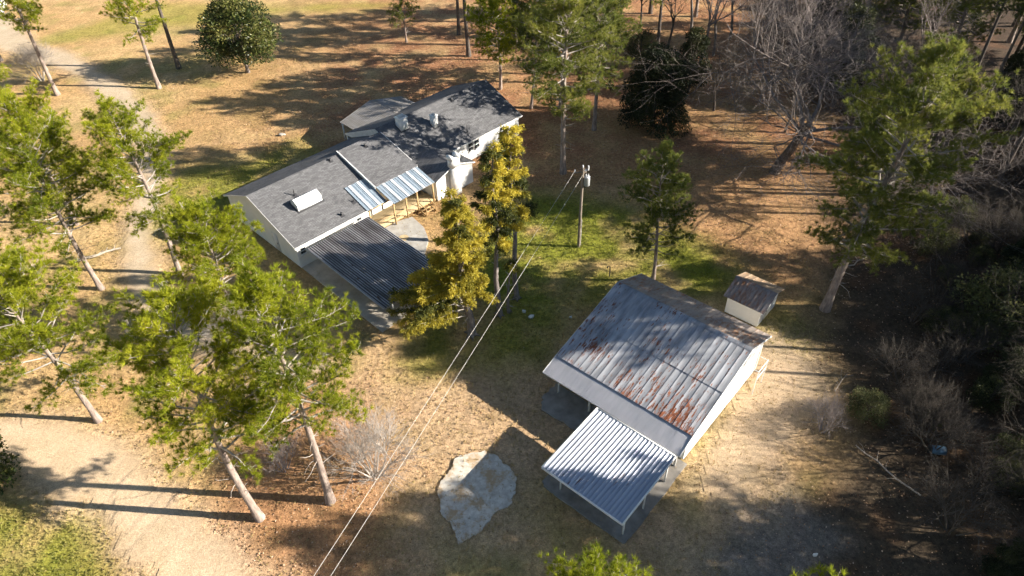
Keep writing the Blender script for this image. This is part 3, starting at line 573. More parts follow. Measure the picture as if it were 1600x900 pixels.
g = Geo(); g.bar((CW - .2, -CD + .5, 1.3), (CW - .95, -CD + .5, 2.2), .05); g.build('brace', M['white_metal'], cn)
g = Geo(); g.slab([(x, y, .055) for x, y in ragged([(4.75, -.3), (4.75, -5.9), (5.1, -6.25), (11.4, -6.2), (11.55, -5.8), (11.5, 1.4), (5.3, 1.4)], 5, .05, 5)], .14)
s_ = g.build('canopy_slab', M['concrete_old']); s_.location = BO; s_.rotation_euler = (0, 0, BA); tag(s_, kind='structure')

# ------------------------------------------------------------------ small shed
SA = R(-42); shed = empty('shed', (18.0, 42.2, 0), SA); tag(shed, 'small white shed with rusty metal gable roof', 'shed')
M['shed_metal'] = metal_roof('shed_metal', (0.36, 0.32, 0.30), (0.22, 0.17, 0.15), 0.72, 0.95, shed, .2, .6, .2, ((0.13, 0.05, 0.025), (0.40, 0.17, 0.06)))
M['shed_tan'] = metal_roof('shed_tan', (0.50, 0.37, 0.25), (0.40, 0.28, 0.18), 0.85, 1.1, shed, .3, .6, .15, ((0.25, 0.12, 0.05), (0.42, 0.22, 0.09)))
wall([(0, 0, 0), (2.95, 0, 0), (2.95, 0, 1.95), (0, 0, 1.95)], (0, -1, 0), shed); wall([(0, 3.3, 0), (2.95, 3.3, 0), (2.95, 3.3, 1.95), (0, 3.3, 1.95)], (0, 1, 0), shed)
for x, nx in ((0, -1), (2.95, 1)): wall([(x, .19, 0), (x, 3.11, 0), (x, 3.11, 2.02), (x, 1.65, 2.62), (x, .19, 2.02)], (nx, 0, 0), shed)
d_ = Geo(); d_.box(2.95, 2.99, 1.1, 2.0, .08, 1.9); dd = d_.build('door', M['white_trim'], shed); k_ = Geo(); k_.box(2.99, 3.04, 1.16, 1.22, .95, 1.05); k_.build('handle', M['dark_metal'], dd)
me = panel_mesh('shed_sheet', .37, math.hypot(2.0, .8), .03, 1, 'seam'); panel_row(shed, me, M['shed_metal'], -.3, 10, .36, -.35, 1.90, 1.65, 2.72, jit=.01)
me = panel_mesh('shed_rear_sheet', .61, math.hypot(2.0, .8), .015, 1, 'seam'); panel_row(shed, me, M['shed_tan'], -.3, 6, .60, 3.65, 1.90, 1.65, 2.72, jit=.01)
g = Geo(); g.add([(-.32, 1.45, 2.66), (-.32, 1.65, 2.76), (-.32, 1.85, 2.66), (3.32, 1.45, 2.66), (3.32, 1.65, 2.76), (3.32, 1.85, 2.66)], [(0, 3, 4, 1), (1, 4, 5, 2)]); g.build('ridge_cap', M['shed_metal'], shed)

# ------------------------------------------------------------------ utility pole, second pole out of view, two service wires
def pole(loc, label, transformer=True):
    p = empty('utility_pole', loc); tag(p, label, 'utility pole')
    g = Geo(); g.tube([(0, 0, -.5), (0, 0, 4), (0.03, 0, 8.6)], [.16, .14, .105], 12); g.build('pole', M['pole_wood'], p, True)
    g = Geo(); g.bar((-.75, .05, 8.1), (.35, .05, 8.15), .09, .11); g.build('crossarm', M['pole_wood'], p)
    for x, z in ((-.68, 8.1), (.28, 8.15), (0.02, 8.55)):
        g = Geo(); g.tube([(x, .05, z + .05), (x, .05, z + .12), (x, .05, z + .2), (x, .05, z + .27)], [.05, .075, .05, .06], 8); g.build('insulator', M['white_metal'], p)
    if transformer:
        g = Geo(); g.tube([(.42, 0, 6.75), (.42, 0, 6.8), (.42, 0, 7.6), (.42, 0, 7.66), (.42, 0, 7.72)], [.2, .27, .27, .29, .12], 14); t = g.build('transformer', M['grey_metal'], p, False)
        for x in (.32, .52):
            b = Geo(); b.tube([(x, 0, 7.68), (x, 0, 7.8), (x, 0, 7.95)], [.03, .06, .035], 8); b.build('bushing', M['white_metal'], t)
        g = Geo(); g.bar((0, 0, 7.1), (.3, 0, 7.1), .06); g.bar((0, 0, 7.45), (.3, 0, 7.45), .06); g.build('bracket', M['grey_metal'], p)
        g = Geo(); g.tube([(.5, .03, 8.3), (.5, .03, 8.75)], .06, 8); g.tube([(.05, .03, 8.25), (.5, .03, 8.35)], .03, 6); g.build('fuse_cutout', M['white_metal'], p)
        g = Geo(); g.tube([(.17, 0, .05), (.17, 0, 3.0)], .03, 6); g.build('conduit', M['grey_metal'], p)
    return p
pole((6.5, 51.9, 0), 'wooden utility pole with grey transformer on the green grass')
pole((-20.6, -9.2, 0), 'wooden utility pole behind the viewpoint where the wires end', False)
def wire(a, b, sag, label):
    a = np.array(a); b = np.array(b); t = np.linspace(0, 1, 40)[:, None]; P = a * (1 - t) + b * t; P[:, 2] -= (4 * sag * t * (1 - t))[:, 0]
    g = Geo(); g.tube(P, .0115, 5); tag(g.build('service_wire', M['wire'], None, True), label, 'wire', 'overhead wires to the utility pole')
wire((5.83, 51.95, 8.3), (-21.2, -9.15, 8.2), .45, 'overhead wire running to the utility pole, left of the pair')
wire((6.5, 51.8, 7.9), (-20.5, -9.3, 8.2), .45, 'overhead wire running to the utility pole, right of the pair')

# ------------------------------------------------------------------ trees
def stuff(o): o['kind'] = 'stuff'; return o
def unit(v): return v / (np.linalg.norm(v, axis=-1, keepdims=True) + 1e-9)
def needle_tufts(g, P, D, rs, n=22, L=.30, wd=.04, tint=None, spread=1.0):
    """bursts of needle blades at points P pointing along D; one tint per tuft"""
    m = len(P); d = unit(D[:, None] * 0.75 + rs.normal(size=(m, n, 3)) * .62 * spread); ln = L * rs.uniform(.65, 1.15, (m, n, 1))
    side = unit(np.cross(d, rs.normal(size=(m, n, 3)))) * wd / 2
    b = P[:, None] + d * .03; V = np.stack([b - side, b + side, b + d * ln], 2).reshape(-1, 3)
    k = np.arange(m * n)[:, None] * 3
    if tint is None: tint = rs.uniform(.2, .8, m)
    t = np.repeat(tint[:, None] + rs.normal(0, .06, (m, n)), 3, 1).ravel()
    g.add(V, k + np.array([[0, 1, 2]]), np.clip(t, 0, 1))
def leaves(g, P, D, rs, size=.16, tint=None, aspect=.5):
    """one rhombic leaf per point"""
    m = len(P); d = unit(D); s = unit(np.cross(d, rs.normal(size=(m, 3)))); ln = size * rs.uniform(.7, 1.3, (m, 1))
    V = np.stack([P, P + d * ln * .5 + s * ln * aspect * .5, P + d * ln, P + d * ln * .5 - s * ln * aspect * .5], 1).reshape(-1, 3)
    k = np.arange(m)[:, None] * 4; g.add(V, k + np.array([[0, 1, 2, 3]]), np.repeat(np.clip(tint, 0, 1), 4))
def limb_path(p, az, el, length, rs, droop=.0, n=5, wob=.12):
    pts = [np.array(p, float)]; a, e = az, el
    for i in range(n - 1):
        d = np.array([math.cos(a) * math.cos(e), math.sin(a) * math.cos(e), math.sin(e)]); pts.append(pts[-1] + d * length / (n - 1))
        a += rs.normal(0, wob); e += rs.normal(0, wob) + droop
    return np.array(pts)

def pine(seed, H, cb, rad, mneedle, mbark='bark_pine', lean=(0, 0), fork=False, dens=1.0, tuftL=.34, dead=10, r0=None, shape=1.0, tuft_n=28):
    """loblolly pine: long bare trunk, irregular limbs, tufts of needles at the twig ends"""
    rs = np.random.default_rng(seed); root = empty('pine_tree'); tr = Geo(); br = Geo(); fo = Geo(); r0 = r0 or .011 * H + .06
    n = 14; z = np.linspace(0, H, n); ph = rs.uniform(0, 6.28); bend = rs.uniform(.1, .35)
    tx = lean[0] * z / H + bend * np.sin(z / H * 4 + ph) - bend * math.sin(ph); ty = lean[1] * z / H + bend * np.cos(z / H * 3.3 + ph) - bend * math.cos(ph)
    TP = np.stack([tx, ty, z], 1); rr = r0 * (1 - .86 * (z / H) ** 1.15); rr[0] *= 1.35
    if fork: pass
    tr.tube(np.concatenate([[TP[0] - [0, 0, .4]], TP]), np.concatenate([[rr[0] * 1.15], rr]), 9)
    at = lambda zz: np.array([np.interp(zz, z, tx), np.interp(zz, z, ty), zz])
    P = []; D = []; T = []
    nl = int((28 + 2.8 * (H - cb)) * dens)
    for i in range(nl):
        f = (i + rs.uniform(0, 1)) / nl; zz = cb + (H - cb) * (f ** .9) * .985
        prof = (math.sin(math.pi * min(1, .16 + .84 * f ** shape)) ** .75) * (.62 + .42 * rs.random()); ln = max(.5, rad * prof * (1.05 if f < .85 else .8))
        az = i * 2.399 + rs.normal(0, .5); el = .02 + .72 * f + rs.normal(0, .27)
        L = limb_path(at(zz), az, el, ln, rs, .05, 5, .14); br.tube(L, np.linspace(max(.03, r0 * .33 * (1 - f * .75)), .012, 5), 5, cap=False)
        nb = max(5, int(ln * 5.0)); lt = rs.uniform(.25, .75) + .15 * (f - .5)
        for j in range(nb):
            t = .28 + .72 * (j + rs.random()) / nb; q = np.array([np.interp(t, np.linspace(0, 1, 5), L[:, c]) for c in range(3)])
            a2 = az + rs.choice([-1, 1]) * rs.uniform(.35, 1.15); e2 = el + rs.uniform(-.45, 1.05); bl = rs.uniform(.35, 1.0) * (1.15 - .5 * t) * (.5 + .16 * ln)
            B = limb_path(q, a2, e2, bl, rs, .08, 3, .18); br.tube(B, [.014, .010, .005], 3, cap=False)
            k = max(2, int(bl / .21)); tt = np.linspace(.35, 1, k)
            for s_ in tt:
                pp = B[0] * (1 - s_) + B[-1] * s_; P.append(pp + rs.normal(0, .17, 3)); D.append(unit(B[-1] - B[0]) + np.array([0, 0, .45])); T.append(lt + rs.normal(0, .13))
        P.append(L[-1]); D.append(unit(L[-1] - L[-2]) + np.array([0, 0, .4])); T.append(lt + .1)
    for i in range(dead):
        zz = rs.uniform(cb * .45, cb * 1.05); L = limb_path(at(zz), rs.uniform(0, 6.28), rs.uniform(-.2, .35), rs.uniform(.5, 1.9), rs, 0, 4, .25); br.tube(L, np.linspace(.03, .008, 4), 4, cap=False)
    needle_tufts(fo, np.array(P), np.array(D), rs, tuft_n, tuftL, .031, np.array(T))
    tr.build('trunk', M[mbark], root, True); stuff(br.build('branches', M['twig_grey' if mbark != 'bark_pine' else 'twig_pale'], root, True)); stuff(fo.build('crown', M[mneedle], root))
    return root

def bare_tree(seed, H, spread, mtwig, mbark, levels=5, name='bare_tree', trunk_frac=.32, r0=None, kids=(4, 5, 5, 4, 3), up=.35, stems=1, twig=.010, open_=0.0):
    """leafless tree or shrub grown by repeated branching down to fine twigs"""
    rs = np.random.default_rng(seed); root = empty(name); tr = Geo(); br = Geo(); r0 = r0 or H * .018 + .02
    def grow(p, d, ln, r, lev):
        n = 5 if lev < 2 else (4 if lev < 4 else 3); pts = [p]; dd = d
        for i in range(n - 1):
            dd = unit(dd + rs.normal(0, .16 if lev else .07, 3) + np.array([0, 0, .05 * up])); pts.append(pts[-1] + dd * ln / (n - 1))
        pts = np.array(pts); re = r * (.55 if lev < levels - 1 else .3)
        (tr if lev == 0 else br).tube(pts, np.linspace(r, re, n), 8 if lev == 0 else (5 if lev < 2 else 3), cap=False)
        if lev >= levels - 1: return
        k = kids[min(lev, len(kids) - 1)]
        for i in range(k):
            t = 1.0 if i == 0 else rs.uniform(.38 if lev else .72, 1); q = np.array([np.interp(t, np.linspace(0, 1, n), pts[:, c]) for c in range(3)])
            ax = unit(rs.normal(size=3)); ax = unit(ax - dd * (ax @ dd)); ang = (rs.uniform(.3, .95) if i else rs.uniform(.1, .4)) + (open_ if lev < 2 else open_ * .4)
            nd = unit(dd * math.cos(ang) + ax * math.sin(ang) * spread + np.array([0, 0, up * .35])); grow(q, nd, ln * rs.uniform(.55, .8) * (1.12 + open_ if lev == 0 else 1), max(twig * .5, (r * .55 + re * .0) * rs.uniform(.6, .9)), lev + 1)
    for s_ in range(stems):
        a = rs.uniform(0, 6.28); tilt = .05 if stems == 1 else rs.uniform(.15, .75)
        grow(np.array([math.cos(a) * .15 * (stems > 1), math.sin(a) * .15 * (stems > 1), -.15]), unit(np.array([math.cos(a) * tilt, math.sin(a) * tilt, 1.])), H * trunk_frac, r0, 0)
    (lambda o: stuff(o) if stems > 1 else o)(tr.build('trunk' if stems == 1 else 'stems', M[mbark], root, True)); stuff(br.build('branches' if stems == 1 else 'twigs', M[mtwig], root, True)); return root

def blob_crown(g, rs, blobs, n, size, droop=0.0, lay=.25, tint=(.2, .8), aspect=.5, fill=.35):
    """leaves through a crown made of uneven clumps: most near the surface of each clump"""
    W = np.array([b[3] ** 2 for b in blobs]); W = W / W.sum()
    for (x, y, z, r), wgt in zip(blobs, W):
        m = max(30, int(n * wgt)); d = unit(rs.normal(size=(m, 3))); d[:, 2] = np.where(d[:, 2] < -.5, -d[:, 2], d[:, 2])
        rad = r * np.where(rs.random(m) < fill, rs.uniform(.3, .9, m), rs.uniform(.86, 1.08, m)); bump = 1 + .14 * np.sin(d[:, 0] * 7 + x) * np.sin(d[:, 1] * 6 + y) + .1 * np.sin(d[:, 2] * 9 + z)
        P = np.array([x, y, z]) + d * (rad * bump)[:, None] * np.array([1, 1, .92]); D = d * .6 + rs.normal(size=(m, 3)) * .6 + np.array([0, 0, -droop])
        leaves(g, P, D, rs, size, rs.uniform(*tint) + rs.normal(0, .14, m), aspect)
def leafy_tree(seed, H, R_, name, mleaf, mbark, n, size, cb=.18, nb=26, droop=0., aspect=.5, tint=(.2, .8), conic=0.0, fill=.35):
    """broadleaf or dense evergreen: trunk, limbs into each clump, clumps of leaves with gaps between"""
    rs = np.random.default_rng(seed); root = empty(name); tr = Geo(); br = Geo(); fo = Geo(); r0 = .018 * H + .08
    tr.tube([(0, 0, -.3), (0, 0, 0), (rs.normal(0, .1), rs.normal(0, .1), H * .45), (rs.normal(0, .15), rs.normal(0, .15), H * .9)], [r0 * 1.3, r0, r0 * .6, r0 * .15], 8); blobs = []
    for i in range(nb):
        f = (i + .5) / nb; z = H * (cb + (1 - cb) * f) * .95; prof = (math.sin(math.pi * (.22 + .72 * f)) ** .7) * (1 - conic) + conic * (1 - f * .92)
        a = i * 2.399 + rs.normal(0, .3); rr = R_ * prof * rs.uniform(.45, .85); b = R_ * rs.uniform(.26, .42) * (.55 + .45 * prof); c = (math.cos(a) * rr, math.sin(a) * rr, z, b); blobs.append(c)
        br.tube([(0, 0, max(.3, z - rr * .5 - .3)), (c[0] * .5, c[1] * .5, z - .25 * rr), c[:3]], [r0 * .3, r0 * .18, .012], 5, cap=False)
        for k in range(3):
            e = np.array(c[:3]) + unit(rs.normal(size=3)) * b * .9; br.tube([c[:3], e], [.014, .006], 3, cap=False)
    blob_crown(fo, rs, blobs, n, size, droop, tint=tint, aspect=aspect, fill=fill)
    tr.build('trunk', M[mbark], root, True); stuff(br.build('branches', M[mbark], root, True)); stuff(fo.build('crown', M[mleaf], root)); return root

def cedar(seed, H, rad, cb, mleaf, mgreen=None, split=.0, n_limb=70, low=None, trunk_r=.2, lean=(0, 0)):
    """old red cedar: ragged column of drooping sprays, bare stubs on the trunk below"""
    rs = np.random.default_rng(seed); root = empty('cedar_tree'); tr = Geo(); br = Geo(); fo = Geo(); fg = Geo()
    z = np.linspace(0, H * .97, 9); tx = lean[0] * z / H + .12 * np.sin(z * .7 + seed); ty = lean[1] * z / H + .12 * np.cos(z * .6 + seed)
    tr.tube(np.stack([tx, ty, z], 1), trunk_r * (1 - .85 * z / H) + .015, 8)
    for i in range(5):
        a = i * 1.26 + rs.normal(0, .2); tr.tube([(0, 0, .35), (math.cos(a) * trunk_r * 1.1, math.sin(a) * trunk_r * 1.1, .1), (math.cos(a) * trunk_r * 2.2, math.sin(a) * trunk_r * 2.2, -.1)], [trunk_r * .6, trunk_r * .4, .04], 5)
    specs = []
    for i in range(n_limb):
        f = (i + rs.random()) / n_limb; zz = cb + (H - cb) * f; specs.append((zz, i * 2.399 + rs.normal(0, .4), rad * (1 - .78 * f ** 1.3) * rs.uniform(.5, 1.1), f))
    for q in (low or []): specs.append(q)
    for (zz, az, ln, f) in specs:
        b = np.array([np.interp(zz, z, tx), np.interp(zz, z, ty), zz]); L = limb_path(b, az, .35 + .3 * f, ln, rs, -.16, 5, .12); br.tube(L, np.linspace(.05, .01, 5), 4, cap=False)
        nb = int(10 + 16 * ln); g = fg if (mgreen and (rs.random() < (split if zz > cb else .55))) else fo; lt = rs.uniform(.3, .8)
        for j in range(nb):
            t = rs.uniform(.2, 1); q = np.array([np.interp(t, np.linspace(0, 1, 5), L[:, c]) for c in range(3)]); a2 = az + rs.normal(0, .8)
            B = limb_path(q, a2, rs.uniform(-.5, .7), rs.uniform(.25, .65), rs, -.38, 4, .2); m = 22
            tt = rs.uniform(0, 1, m); PP = np.stack([np.interp(tt, np.linspace(0, 1, 4), B[:, c]) for c in range(3)], 1) + rs.normal(0, .055, (m, 3))
            DD = unit(B[-1] - B[0])[None] * .8 + rs.normal(size=(m, 3)) * .5 + np.array([0, 0, -.35]); leaves(g, PP, DD, rs, .24, lt + rs.normal(0, .15, m), .22)
    for i in range(14):
        zz = rs.uniform(.6, max(1.2, cb)); L = limb_path((np.interp(zz, z, tx), np.interp(zz, z, ty), zz), rs.uniform(0, 6.28), rs.uniform(-.3, .4), rs.uniform(.3, 1.1), rs, 0, 4, .3); br.tube(L, np.linspace(.035, .008, 4), 4, cap=False)
    tr.build('trunk', M['bark_grey'], root, True); stuff(br.build('branches', M['twig_pale'], root, True)); stuff(fo.build('crown', M[mleaf], root))
    if fg.n: c = stuff(fg.build('crown', M[mgreen], root)); c['label'] = 'dull green lower sprays'
    return root

def place(t, loc, rz=0., s=1.0, label=None, cat='tree', group=None, sz=None):
    t.location = (loc[0], loc[1], -.05); t.rotation_euler = (0, 0, rz); t.scale = (s, s, sz or s); tag(t, label, cat, group); return t
used = {}
def put(proto, loc, rz, s, label, cat='tree', group=None, sz=None):
    """first use moves the prototype itself, later uses copy it with its parts"""
    t = proto if proto.name not in used else copy_tree(proto); used[proto.name] = True
    return place(t, loc, rz, s, label, cat, group, sz)

# prototypes
pA = pine(1, 18.5, 7.0, 4.8, 'needle_bright'); pB = pine(2, 19.5, 8.0, 4.4, 'needle_bright', dens=1.1); pC = pine(3, 15.0, 4.5, 5.4, 'needle_bright', lean=(-.5, .6))
pD = pine(4, 16.5, 5.5, 5.2, 'needle_bright', dens=1.2); pE = pine(5, 12.5, 4.0, 4.3, 'needle_bright', dens=1.2); pF = pine(6, 22.5, 6.5, 5.4, 'needle_soft', dens=1.2, dead=14)
pG = pine(7, 22.5, 6.0, 6.0, 'needle_soft', lean=(1.3, .4), dens=1.3, r0=.36, dead=16); pH = pine(8, 13.0, 3.5, 3.3, 'needle_soft', dens=1.1, r0=.17); pI = pine(9, 21.0, 10.5, 3.6, 'needle_soft', mbark='bark_dark', dens=.9)
pJ = pine(10, 25.0, 17.0, 4.0, 'needle_soft', mbark='bark_dark', dens=1.3, r0=.24, dead=5)
hwd = bare_tree(21, 21.0, 1.35, 'twig_brown', 'bark_dark', 6, 'hardwood_tree', .33, .40, (7, 6, 6, 5, 5), .04, open_=.34, twig=.018)
bareA = bare_tree(22, 15.0, .9, 'twig_grey', 'bark_grey', 5, 'hardwood_tree', .40, .22, (5, 5, 5, 4), .35)
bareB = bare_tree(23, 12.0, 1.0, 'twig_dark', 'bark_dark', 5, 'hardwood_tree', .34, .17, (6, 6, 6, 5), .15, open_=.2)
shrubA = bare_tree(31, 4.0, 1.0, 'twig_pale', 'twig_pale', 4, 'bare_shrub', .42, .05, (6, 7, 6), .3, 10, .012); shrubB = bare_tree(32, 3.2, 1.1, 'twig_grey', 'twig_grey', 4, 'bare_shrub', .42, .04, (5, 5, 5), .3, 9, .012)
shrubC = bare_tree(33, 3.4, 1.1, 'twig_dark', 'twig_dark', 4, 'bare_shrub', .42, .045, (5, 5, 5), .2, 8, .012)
magn = leafy_tree(41, 10.5, 5.2, 'magnolia_tree', 'magnolia_leaf', 'bark_grey', 24000, .30, .2, 36, .1, .5, (.1, .95))
ever = leafy_tree(42, 9.5, 4.4, 'evergreen_tree', 'evergreen', 'bark_dark', 40000, .30, .06, 34, .9, .30, (.05, .7), .25)
everB = leafy_tree(43, 12.0, 3.6, 'evergreen_tree', 'evergreen', 'bark_dark', 20000, .30, .12, 28, .3, .45, (.2, .95), .3)
bushG = leafy_tree(44, 4.2, 2.4, 'green_shrub', 'shrub_leaf', 'bark_dark', 7000, .18, .08, 20, .1, .45, (.1, .9), 0, .5)

# pines over the left lawn
LP = 'pines standing on the left lawn'
put(pA, (-16.8, 24.0), 0.4, 1.0, 'tall bright pine nearest the bottom left, by the sandy drive', group=LP)
put(pB, (-12.4, 25.1), 2.0, 1.0, 'tall bright pine between the sandy drive and the bare pale shrub', group=LP)
put(pC, (-31.0, 32.4), 1.1, 1.0, 'bright pine beside the left end of the sandy drive', group=LP)
put(pD, (-37.4, 47.6), 3.0, .98, 'broad bright pine at left edge with pale forked limbs', group=LP)
put(pA, (-30.8, 49.3), 4.2, .93, 'bright pine left of the house, its round top over the lawn', group=LP)
put(pE, (-23.2, 41.0), .3, 1.0, 'shorter bright pine hiding the left corner of the house', group=LP)
put(pC, (-44.5, 58.0), 2.2, .95, 'bright pine at the left edge above the forked one', group=LP)
put(pE, (-41.0, 39.5), 2.6, .95, 'small bright pine cut by the left edge of the picture', group=LP)
put(pE, (-62.0, 78.0), 4.0, .95, 'bright pine at the left edge below the bare bush', group=LP)
FP = 'pines on the far lawn'
put(pB, (-61.5, 89.1), 3.9, 1.05, 'leaning pale-trunked pine in the top left beside the bare bush', group=FP)
put(pA, (-48.0, 90.3), 5.4, 1.05, 'pale-trunked pine between the far drive and the magnolia', group=FP)
put(pI, (-47.6, 96.9), 1.0, 1.05, 'dark-trunked pine just left of the magnolia', group=FP)
put(pI, (-76.0, 101.5), 2.0, .9, 'thin pine trunk cut by the left edge near the top', group=FP)
place(magn, (-36.9, 94.8), .7, 1.0, 'round glossy green magnolia on the far lawn', 'tree')
BP = 'pines behind the right end of the house'
put(pH, (-15.2, 104.5), 1.2, .85, 'small dark pine at the top edge above the house', group=BP)
put(pI, (-5.4, 98.4), 2.2, 1.05, 'slim tall pine trunk right of the small dark pine at top', group=BP)
put(pI, (-7.2, 107.0), .6, .95, 'slim shaded pine trunk behind the other at the top edge', group=BP)
put(pE, (-0.8, 87.0), 4.4, 1.1, 'pine close behind the right end of the house roof', group=BP)
put(pH, (3.1, 81.1), 2.5, 1.15, 'leafy pine right of the house roof end', group=BP)
put(pF, (10.5, 75.0), 5.0, .8, 'pine behind the tall pale trunk, to its right', group=BP)
put(pF, (6.9, 80.9), 3.6, .95, 'pine half hidden behind the tall pale trunk', group=BP)
put(pF, (6.0, 65.2), .2, 1.0, 'tall pine with long pale trunk above the utility pole', group=BP)
put(pI, (14.2, 95.2), 3.2, 1.0, 'tall thin pine trunk at the top edge right of centre', group=BP)
put(pH, (12.7, 46.6), .5, 1.02, 'young pine standing between the utility pole and the shed')
put(pG, (26.6, 42.2), -.35, 1.0, 'big leaning pine with thick trunk right of the shed')
# yellow cedars by the carport
c1 = cedar(51, 13.5, 2.7, 4.8, 'cedar_gold', 'cedar_green', .12, 62, [(2.0 + .15 * i, 3.0 + .42 * ((i * 7) % 5 - 2), 6.8 - .13 * i, .05) for i in range(26)], .36, (-.5, .1))
place(c1, (-3.5, 40.3), 0, 1.0, 'golden cedar with low green boughs beside the carport roof', 'tree', 'cedars between the house and barn')
c2 = cedar(52, 16.0, 2.1, 7.0, 'cedar_gold', 'cedar_green', .5, 46, None, .24, (.1, .3)); place(c2, (-1.2, 42.6), 0, 1.0, 'slender golden-topped cedar behind the one at the carport', 'tree', 'cedars between the house and barn')
c3 = cedar(53, 16.5, 2.0, 8.0, 'cedar_gold', 'cedar_green', .45, 40, None, .22, (-.3, .2)); place(c3, (0.4, 44.7), 0, 1.0, 'tallest golden cedar, the farthest back of the row', 'tree', 'cedars between the house and barn')
c4 = cedar(54, 5.2, .5, 4.6, 'cedar_green', None, 0, 4, None, .13, (.15, 0)); place(c4, (-.3, 43.0), 0, 1.0, 'short dead cedar trunk between the golden cedars', 'tree', 'cedars between the house and barn')
# hardwoods and shrubs
place(hwd, (29.0, 64.2), .5, 1.5, 'big bare grey hardwood with spreading twiggy crown at upper right', 'tree', sz=1.0)
place(ever, (17.6, 75.5), 0, 1.0, 'dense dark drooping evergreen left of the big bare tree', 'tree')
BS = 'bare shrubs'
put(shrubA, (-66.0, 93.9), 0, 1.35, 'bare twiggy bush at top left beside the far drive', 'shrub', BS)
put(shrubA, (-21.6, 40.4), 2, 1.35, 'pale bare bush among the bright pines left of the carport', 'shrub', BS)
put(shrubA, (-9.7, 26.9), 4, 1.3, 'pale bare bush right of the tall pines near the wires', 'shrub', BS)
put(shrubB, (-19.6, 33.2), 1, .9, 'small bare bush under the left pines by the drive', 'shrub', BS)
put(shrubB, (-16.0, 27.6), 3, .9, 'low bare bush between the two tall pine trunks', 'shrub', BS)
put(shrubB, (21.8, 29.6), 3, 1.0, 'bare bush at the edge of the woods right of the barn', 'shrub', BS)
put(bushG, (25.2, 30.6), 0, .62, 'low green bush behind the bare one right of the barn', 'shrub')
place(leafy_tree(45, 5.5, 2.4, 'broadleaf_tree', 'magnolia_leaf', 'bark_grey', 6000, .26, .1, 22, .1, .5, (.3, .95)), (-36.2, 27.2), 0, 1.0, 'small broadleaf tree cut by the left edge beside the drive', 'tree')
put(bushG, (38.8, 38.6), 2, 1.5, 'large grey-green bush at the right edge', 'shrub')
NP = 'pines cut by the bottom edge'
put(pB, (2.7, 12.0), 1.0, .80, 'bright pine top at the bottom edge below the canopy', group=NP); put(pE, (13.6, 10.4), 2.0, 1.02, 'bright pine tip at the bottom edge right of the canopy', group=NP)
# woods on the right that the picture shows
WV = 'trees in the woods at upper right'
for i, (pr, x, y, rz, s, lab) in enumerate((
    (pJ, 49.6, 58.5, .5, 1.0, 'dark-trunked pine at the right edge, lowest of the woods'), (pJ, 49.5, 64.8, 2, .95, 'pine just inside the right edge behind the lowest dark trunk'), (pJ, 53.0, 73.0, 3, 1.0, 'slim pine with pale sunlit trunk in the upper right woods'),
    (pG, 57.0, 84.0, 1, .85, 'broad pale pine in the top right corner'), (pF, 47.0, 90.0, 4, .9, 'pine near the top edge left of the corner pine'), (everB, 41.5, 80.0, 0, 1.0, 'dark glossy evergreen above the big leaning pine'),
    (everB, 46.0, 98.0, 2, 1.1, 'dark evergreen at the top edge in the right woods'), (bareA, 37.0, 84.0, 1, 1.1, 'bare tree behind the big hardwood, right side'), (bareA, 27.0, 92.0, 2.2, 1.1, 'bare tree behind the big hardwood, left side'), (bareA, 34.0, 102.0, 4, 1.1, 'bare tree at the top edge behind the big hardwood'),
    (bareB, 21.4, 108.0, 3, 1.1, 'dark bare trunk at the top edge above the evergreen'), (bareB, 44.0, 71.0, 1.4, 1.0, 'dark bare tree between the leaning pine and the right woods'), (everB, 24.0, 84.5, 1.1, .7, 'dull evergreen between the drooping evergreen and the hardwood'),
    (pI, 60.0, 95.0, 3.3, 1.05, 'tall pine deep in the top right corner'), (bareB, 56.0, 64.0, 2.3, 1.0, 'bare tree at the right edge among the pine trunks'), (bushG, 19.0, 94.0, 1, 1.1, 'yellowish green bush at the top edge above the evergreen'))):
    put(pr, (x, y), rz, s, lab, 'shrub' if pr is bushG else 'tree', WV)
for i, (pr, x, y, s) in enumerate(((bareA, 17, 101, 1.1), (bareB, 24, 99, 1.2), (bareA, 30, 96, 1.0), (bareA, 41, 92, 1.1), (bareB, 37, 97, 1.2), (bareA, 33, 88, .9), (bareB, 44, 84, 1.2), (bareA, 50, 79, 1.0), (bareB, 47, 76, 1.1), (bareA, 29, 106, 1.1), (bareB, 39, 107, 1.2), (bareA, 51, 101, 1.1), (bareB, 26, 79, 1.0), (bareA, 36, 77, .9), (bareB, 33, 73, .9), (bareB, 40, 66, .9))):
    put(pr, (x, y), i * 1.9, s, 'bare grey tree in the crowded woods along the top right', 'tree', 'bare trees of the top right woods')
for i, (pr, x, y, s) in enumerate(((pI, 1.5, 102, 1.05), (pF, 9.5, 106, .9), (pI, 17, 112, 1.0), (pF, 12.0, 88.0, .85), (pI, 24, 114, 1.0), (pF, 31, 112, .9), (pI, -2, 112, 1.0), (pI, 20.5, 90, .95), (pF, 40, 101, .9), (pG, 54, 91, .85), (pI, 45, 108, 1.0))):
    put(pr, (x, y), i * 2.3, s, 'tall pine in the woods along the top edge right of the house', 'tree', 'pines along the top edge')
